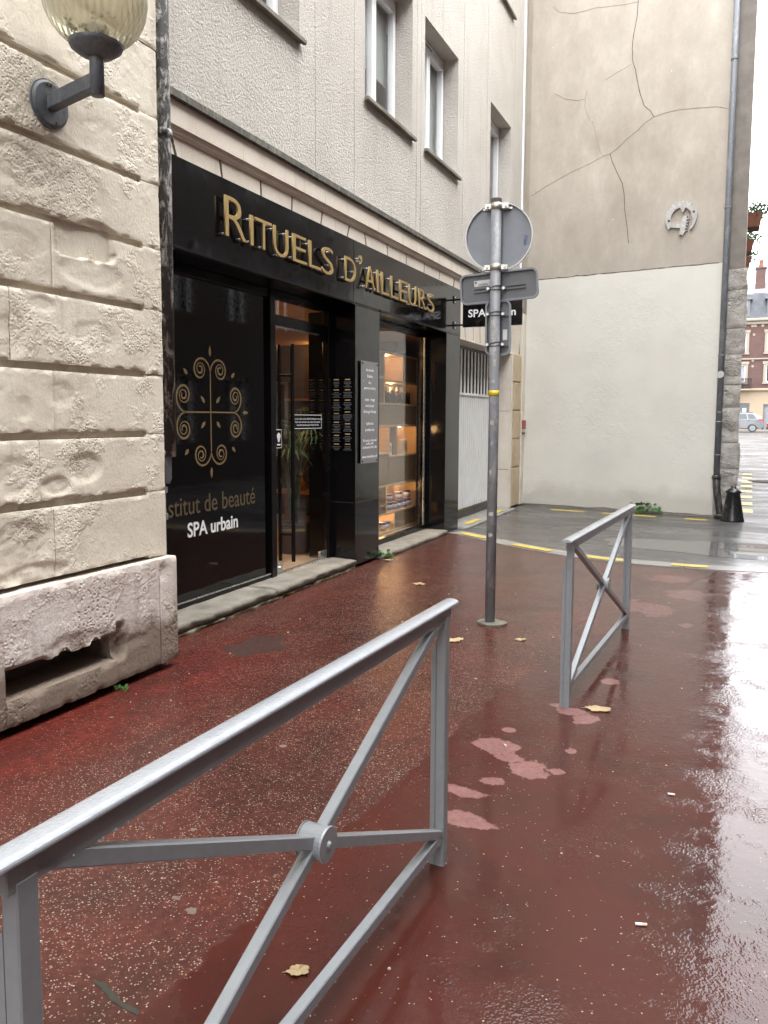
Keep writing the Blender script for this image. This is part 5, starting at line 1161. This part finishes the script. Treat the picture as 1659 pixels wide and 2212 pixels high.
for k in range(900):
    y = random.uniform(4.3, 7.2); 
    if noise.noise(Vector((y*1.7, 2, 2))) < -.05: continue
    c = Vector((.012+random.uniform(-.006, .03), y, .02+abs(random.gauss(0, .018)))); d = Vector((random.uniform(-.2, 1), random.uniform(-1, 1), random.uniform(0, 1))).normalized(); e = d.orthogonal().normalized()*.004; L = .010
    m.add([c, c+d*L*.5+e, c+d*L, c+d*L*.5-e], [(0, 1, 2, 3)])
stuff(m.build('moss_tufts', MOSS, mo))
def leaf(label, x, y, s, rot, seed):
    random.seed(seed); o = []; n = 26
    for k in range(n):
        t = 2*math.pi*k/n; r = s*(.62+.28*abs(math.sin(2.5*t))+.12*random.random()); o.append((r*math.cos(t)*1.25, r*math.sin(t)*.8))
    c, q = math.cos(rot), math.sin(rot); v = [(x, y, .0145)]+[(x+a*c-b*q, y+a*q+b*c, .0105+.010*abs(noise.noise(Vector((a*30, b*30, seed))))+.006*random.random()) for a, b in o]
    m = MB().add(v, [(0, 1+k, 1+(k+1) % n) for k in range(n)]); t = m.build('fallen_leaf', DRYL, None); tag(t, label, 'leaf')
    sol = t.modifiers.new('t', 'SOLIDIFY'); sol.thickness = .0015
    MB().path([(x-c*s*.7, y-q*s*.7, .0135), (x-c*s*1.5, y-q*s*1.5, .011)], .0012, 5).build('stalk', DRYL, t)
leaf('large yellow fallen leaf beside the foot of the barrier post', 2.966, 4.225, .062, .2, 1); leaf('curled yellow leaf on the pavement in front of the signpost', 1.83, 5.15, .058, 1.2, 2)
leaf('brown leaf under the barrier with the round hub', 2.51, 1.80, .030, .5, 3); leaf('yellow leaf on the pavement in front of the first black pillar', .90, 6.80, .055, .1, 4)
leaf('small pale leaf to the right of the signpost footing', 2.25, 5.36, .035, .3, 5); leaf('small dry leaf beside the weed at the black pillar', .12, 7.82, .05, .4, 6)
def butt(label, x, y, rot, L=.035, r=.0042, mt=None):
    d = Vector((math.cos(rot), math.sin(rot), 0))*L/2; c = Vector((x, y, .0135)); t = thing('cigarette_butt', label, 'cigarette butt', (x, y, .012))
    MB().tube(c-d, c+d*.2, r, n=10).build('paper', WHITEL, t); MB().tube(c+d*.2, c+d, r*1.02, n=10).build('filter', mt or CARD, t)
butt('pale cigarette butt on the wet pavement away from the barriers', 3.377, 2.422, .3); butt('orange tipped cigarette butt on a worn pink patch', 2.63, 3.55, 2.4, .03, .004, flat('orange_tip', (.5, .2, .03), .6))
butt('small cigarette butt near the bright wet reflection', 3.40, 3.36, .1, .028)
random.seed(50); gm = MB()
for k in range(70):
    x, y = random.uniform(.5, 3.7), random.uniform(1.2, 8.0); r = random.uniform(.0025, .006)*(1.4 if y > 4 else 1)
    gm.lathe([(0, -r*.5), (r, -r*.1), (r*.8, r*.5), (0, r*.8)], (x, y, .0095), 5, False)
gr = gm.build('grit', flat('pale_grit', (.42, .36, .28), .7, var=.4, scale=200)); stuff(gr); tag(gr, 'pale grit scattered on the wet red pavement', 'grit')
pf = [(1.66, 3.10, .03), (2.06, 1.90, .03), (1.97, 1.93, .02), (.65, 3.03, .018), (3.19, 2.76, .012), (1.2, 3.3, .02), (1.75, 2.3, .02)]
for i, (x, y, r) in enumerate(pf): sheet('flattened_gum', blob(x, y, r*.6, r*.5, i+60.5, 16, .5), .0097, flat('old_gum', (.13, .095, .075), .5) if i == 0 else bpy.data.materials['old_gum'], red, .0015)

# ------------------------------------------------------------------ far side: street, cars, houses
fh = thing('brick_house', 'red brick townhouse with slate mansard roof and cream ground floor', 'house', (5, 78, .6))
FY = 78.0; ZB = .6
cols = [-7.0+2.62*i for i in range(10)]
COLX = [c_+3.75-(-7.0+2.62*4) for c_ in cols]
hol = []
for cx in COLX: hol += [(cx-.46, cx+.46, 7.63, 9.37), (cx-.46, cx+.46, 4.98, 6.56)]
wall_holes(lambda u, v, d: (u, FY+d, v), COLX[0]-1.4, COLX[-1]+1.4, 4.22, 10.45, hol, .22).build('brick_wall', BRICK, fh)
x0, x1 = COLX[0]-1.4, COLX[-1]+1.4
gho = [(cx-.95, cx+.95, ZB+.3, 3.1) for cx in COLX[::2]]+[(cx-.55, cx+.55, ZB, 3.0) for cx in COLX[1::2]]
wall_holes(lambda u, v, d: (u, FY-.05+d, v), x0, x1, ZB-.3, 4.22, gho, .25).build('ground_floor_wall', CREAM, fh)
B('house_body', DARKIN, fh, x0, x1, FY+.30, FY+9, ZB-.2, 10.4)
for i, h in enumerate(hol):
    a, b, c, d = h
    w = B('window', WINDK if i % 3 else WINSH, fh, a, b, FY+.20, FY+.24, c, d)
    MB().box(a, a+.07, FY+.13, FY+.20, c, d).box(b-.07, b, FY+.13, FY+.20, c, d).box((a+b)/2-.04, (a+b)/2+.04, FY+.13, FY+.20, c, d).box(a+.07, b-.07, FY+.13, FY+.199, d-.08, d).box(a+.07, b-.07, FY+.13, FY+.199, c, c+.08).build('frame', PVC, w)
    MB().box(a-.22, a-.001, FY-.06, FY+.1, c-.02, d+.02).box(b+.001, b+.22, FY-.06, FY+.1, c-.02, d+.02).box(a-.30, b+.30, FY-.09, FY+.1, d+.02, d+.26).box(a-.28, b+.28, FY-.12, FY+.1, c-.17, c-.03).build('stone_surround', PALEST, w)
    if i % 2 == 0: MB().box(a, b, FY-.03, FY, c+.22, c+.25).box(a, b, FY-.03, FY, c+.05, c+.08).build('window_bar', BLACKM, w)
for i, (a, b, c, d) in enumerate(gho):
    w = B('shop_window', WINDK if i % 2 == 0 else GREYPIPE, fh, a, b, FY+.17, FY+.20, c, d); MB().box(a, a+.08, FY+.02, FY+.17, c, d).box(b-.08, b, FY+.02, FY+.17, c, d).box(a+.08, b-.08, FY+.02, FY+.17, d-.12, d).build('frame', SIGND, w)
for k, dx in enumerate((-.5, .1, .55)): MB().box(COLX[4]+dx-.18, COLX[4]+dx+.14, FY+.155, FY+.168, 1.75+.25*k, 2.05+.3*k).build('poster', (YELLOW, WINSH, PALEH)[k], fh)
MB().box(x0-.1, x1+.1, FY-.35, FY+.2, 4.20, 4.42, .05).build('string_course', CREAM, fh); MB().box(x0-.1, x1+.1, FY-.12, FY+.1, 7.0, 7.12).build('string_course', PALEST, fh)
MB().box(x0-.2, x1+.2, FY-.45, FY+.4, 10.38, 10.62, .05).box(x0-.1, x1+.1, FY-.2, FY+.3, 10.10, 10.38, .03).build('eaves_cornice', PALEST, fh)
for cx in COLX:
    for dx in (-1.5, -.9, .9): MB().tube((cx+dx, FY-.06, 9.98), (cx+dx, FY+.02, 9.98), .13, n=10).build('brick_medallion', PALEST, fh)
    for zz in (9.2, 6.9, 6.4): MB().tube((cx+1.05, FY-.05, zz), (cx+1.05, FY+.02, zz), .11, n=10).build('brick_medallion', PALEST, fh)
MB().prism([(FY-.2, 10.6), (FY+.55, 12.85), (FY+4.6, 14.45), (FY+9, 12.5), (FY+9, 10.4), (FY+.3, 10.4)], lambda y, z, x: (x, y, z), x0-.1, x1+.1).build('mansard_roof', SLATE, fh, True)
for cx in COLX:
    dm_ = MB().box(cx-.62, cx+.62, FY-.12, FY+.9, 10.64, 12.35, .03).build('dormer', SIGND, fh)
    MB().box(cx-.40, cx+.40, FY-.16, FY-.121, 10.75, 12.15).build('pane', WINSH, dm_); MB().box(cx-.03, cx+.03, FY-.18, FY-.161, 10.75, 12.15).build('glazing_bar', PVC, dm_)
    MB().prism([(cx+.82*math.cos(R(20*k)), 12.3+.28*math.sin(R(20*k))) for k in range(10)], lambda a, b, d: (a, d, b), FY-.28, FY+1.0).build('dormer_hood', SIGND, dm_, True)
for bx in (COLX[4]-.2, COLX[7]):
    bal = MB().box(bx-1.2, bx+1.2, FY-.9, FY-.06, 4.24, 4.36).build('balcony', CREAM, fh)
    m = MB().box(bx-1.2, bx+1.2, FY-.9, FY-.86, 5.22, 5.28)
    for k in range(25): m.box(bx-1.2+.098*k, bx-1.2+.098*k+.05, FY-.89, FY-.87, 4.36, 5.22)
    m.build('railing', BLACKM, bal)
for cxx in (5.15, -3.4, 12.0):
    ch = MB().box(cxx-.42, cxx+.42, FY+1.2, FY+2.0, 13.0, 15.2, .02).build('chimney', BRICK, fh); MB().box(cxx-.52, cxx+.52, FY+1.08, FY+2.1, 12.9, 13.35).build('flashing', PALEH, ch)
    MB().box(cxx-.5, cxx+.5, FY+1.12, FY+2.08, 15.2, 15.35).build('crown', DARKH, ch); MB().lathe([(.2, 0), (.22, .1), (.16, .6), (.2, .65), (.0, .65)], (cxx, FY+1.6, 15.35), 12).build('chimney_pot', TERRA, ch)
def car(label, x, y, z, col, L=4.4, H=1.62, group='cars parked in front of the brick house'):
    """side on, nose towards -x"""
    t = thing('parked_car', label, 'car', (x, y, z), group); W2 = .9
    PT = flat('car_paint_'+col[0], col[1], .25, spec=.6, coat=.6, crough=.05, metal=col[2], var=.04); GL = WINDK
    def pt(a, h): return (x+a*L, z+h*H)
    low = [(-.5, .30), (-.495, .46), (-.47, .53), (-.30, .60), (-.20, .63), (.20, .64), (.42, .66), (.485, .63), (.50, .50), (.495, .30), (.47, .22), (.44, .16)]
    def arch(cx): return [(cx+.085*math.cos(R(k)), .20+.22*math.sin(R(k))*1.0) for k in range(0, 181, 20)]
    poly = low+arch(.305)+arch(-.315)+[(-.46, .17)]
    MB().prism([pt(a, h) for a, h in poly], lambda p, q, d: (p, d, q), y-W2, y+W2).build('body', PT, t, True)
    gh_ = [(-.24, .62), (-.10, .93), (-.02, .985), (.18, 1.0), (.34, .97), (.45, .80), (.475, .64)]
    def cabin(p, q, d): s = 1-.22*max(0, (q-z)/H-.62)/.38; return (p, y+(d-y)*s, q)
    n = len(gh_); v = [cabin(*pt(a, h), y-W2*.97) for a, h in gh_]+[cabin(*pt(a, h), y+W2*.97) for a, h in gh_]
    cb = MB().add(v, [tuple(range(n)), tuple(reversed(range(n, 2*n)))]+[(i, n+i, n+(i+1) % n, (i+1) % n) for i in range(n)]).build('roof', PT, t, True)
    for wd in ([(-.19, .65), (-.085, .90), (.02, .935), (.035, .66)], [(.05, .66), (.035, .935), (.19, .94), (.215, .67)], [(.235, .67), (.21, .935), (.31, .91), (.37, .69)]):
        MB().prism([pt(a, h) for a, h in wd], lambda p, q, d: cabin(p, q, d), y-W2*.985, y-W2*.955).build('side_window', GL, t, True)
    MB().prism([pt(a, h) for a, h in ((-.245, .66), (-.11, .93), (-.115, .90), (-.235, .64))], lambda p, q, d: cabin(p, q, d), y-.7, y+.7).build('windscreen', GL, t, True)
    for a in (-.315, .305):
        for sd in (-1, 1):
            w = MB().tube((x+a*L, y+sd*(W2-.22), z+.33), (x+a*L, y+sd*(W2+.005), z+.33), .33, n=24).build('wheel', TYRE, t)
            m = MB()
            for k in range(5):
                th = 2*math.pi*k/5; q = Vector((x+a*L, y+sd*(W2+.012), z+.33)); m.bar(q, q+Vector((math.cos(th)*.2, 0, math.sin(th)*.2)), .07, .02, (0, 1, 0))
            m.tube((x+a*L, y+sd*(W2+.004), z+.33), (x+a*L, y+sd*(W2+.014), z+.33), .225, .215, n=20).build('rim', SIGNG, w)
    TL = flat('tail_light', (.45, .01, .01), .2)
    MB().prism([pt(a, h) for a, h in ((.40, .60), (.495, .58), (.49, .655), (.41, .66))], lambda p, q, d: (p, d, q), y-W2-.012, y-W2*.8).build('tail_light', TL, t, True)
    MB().prism([pt(a, h) for a, h in ((-.496, .47), (-.42, .50), (-.43, .555), (-.48, .53))], lambda p, q, d: (p, d, q), y-W2-.012, y-W2*.8).build('headlight', WINSH, t, True)
    MB().prism([pt(a, h) for a, h in ((-.49, .16), (.49, .16), (.495, .26), (-.495, .26))], lambda p, q, d: (p, d, q), y-W2+.02, y+W2-.02).build('sill_trim', TYRE, t, True)
    for a in (.03, .22): MB().box(x+a*L, x+a*L+.18, y-W2-.02, y-W2, z+.60*H, z+.60*H+.03).build('door_handle', TYRE, t)
    MB().box(x-.10*L, x+.30*L, y-W2*.74, y-W2*.70, z+H*.985, z+H*1.02).build('roof_rail', TYRE, t)
car('silver grey crossover car parked in front of the cream shopfront', 3.55, 72, zg(72), ('silver', (.13, .135, .14), .3)); car('red car parked directly behind the silver grey car', 8.0, 72.1, zg(72), ('red', (.20, .012, .010), .1), 4.1, 1.50)
# far pavement
struct(B('far_pavement', KERBM, None, x0-20, x1+20, 74.6, 78.2, .3, .70))
# opposite side of the street (seen mirrored in the black shopfront and the panes)
def opp(label, y0, y1, H, mat, roofm, depth=8, wn_=True, X=7.4):
    t = thing('street_house', label, 'house', (X, (y0+y1)/2, 0)); ho = []
    n = max(1, int((y1-y0-.6)/2.1)); st_ = (y1-y0)/n
    for i in range(n):
        c_ = y0+st_*(i+.5)
        for z in (1.0, 4.0, 6.9, 9.8):
            if z < H-1.6: ho.append((c_-.5, c_+.5, z, z+1.6))
    wall_holes(lambda u, v, d: (X+d, u, v), y0, y1, -.05, H, ho if wn_ else [], .2).build('wall', mat, t)
    for (a, b, c, d) in (ho if wn_ else []):
        w = B('window', WINDK, t, X+.18, X+.22, a, b, c, d); MB().box(X+.10, X+.18, a, a+.07, c, d).box(X+.10, X+.18, b-.07, b, c, d).box(X+.10, X+.18, a+.07, b-.07, d-.07, d).box(X+.10, X+.18, (a+b)/2-.04, (a+b)/2+.04, c, d-.07).build('frame', PVC, w)
    B('house_body', mat, t, X+.24, X+depth, y0, y1, 0, H)
    MB().prism([(X-.25, H), (X+depth/2, H+2.6), (X+depth+.2, H)], lambda a, b, d: (a, d, b), y0, y1).build('roof', roofm, t, True)
opp('brown brick house across the street mirrored in the black glass', -34, 22.0, 13.0, DARKH, SLATE)
opp('pale rendered house across the street mirrored in the display window', 22.05, 26.1, 12.6, PALEH, SLATE, wn_=False)
opp('grey house across the street beyond the pale rendered one', 26.15, 30.1, 12.8, GREYH, SLATE)
opp('long pale house furthest along the opposite side of the street', 30.15, 54, 11.5, PALEH, SLATE)
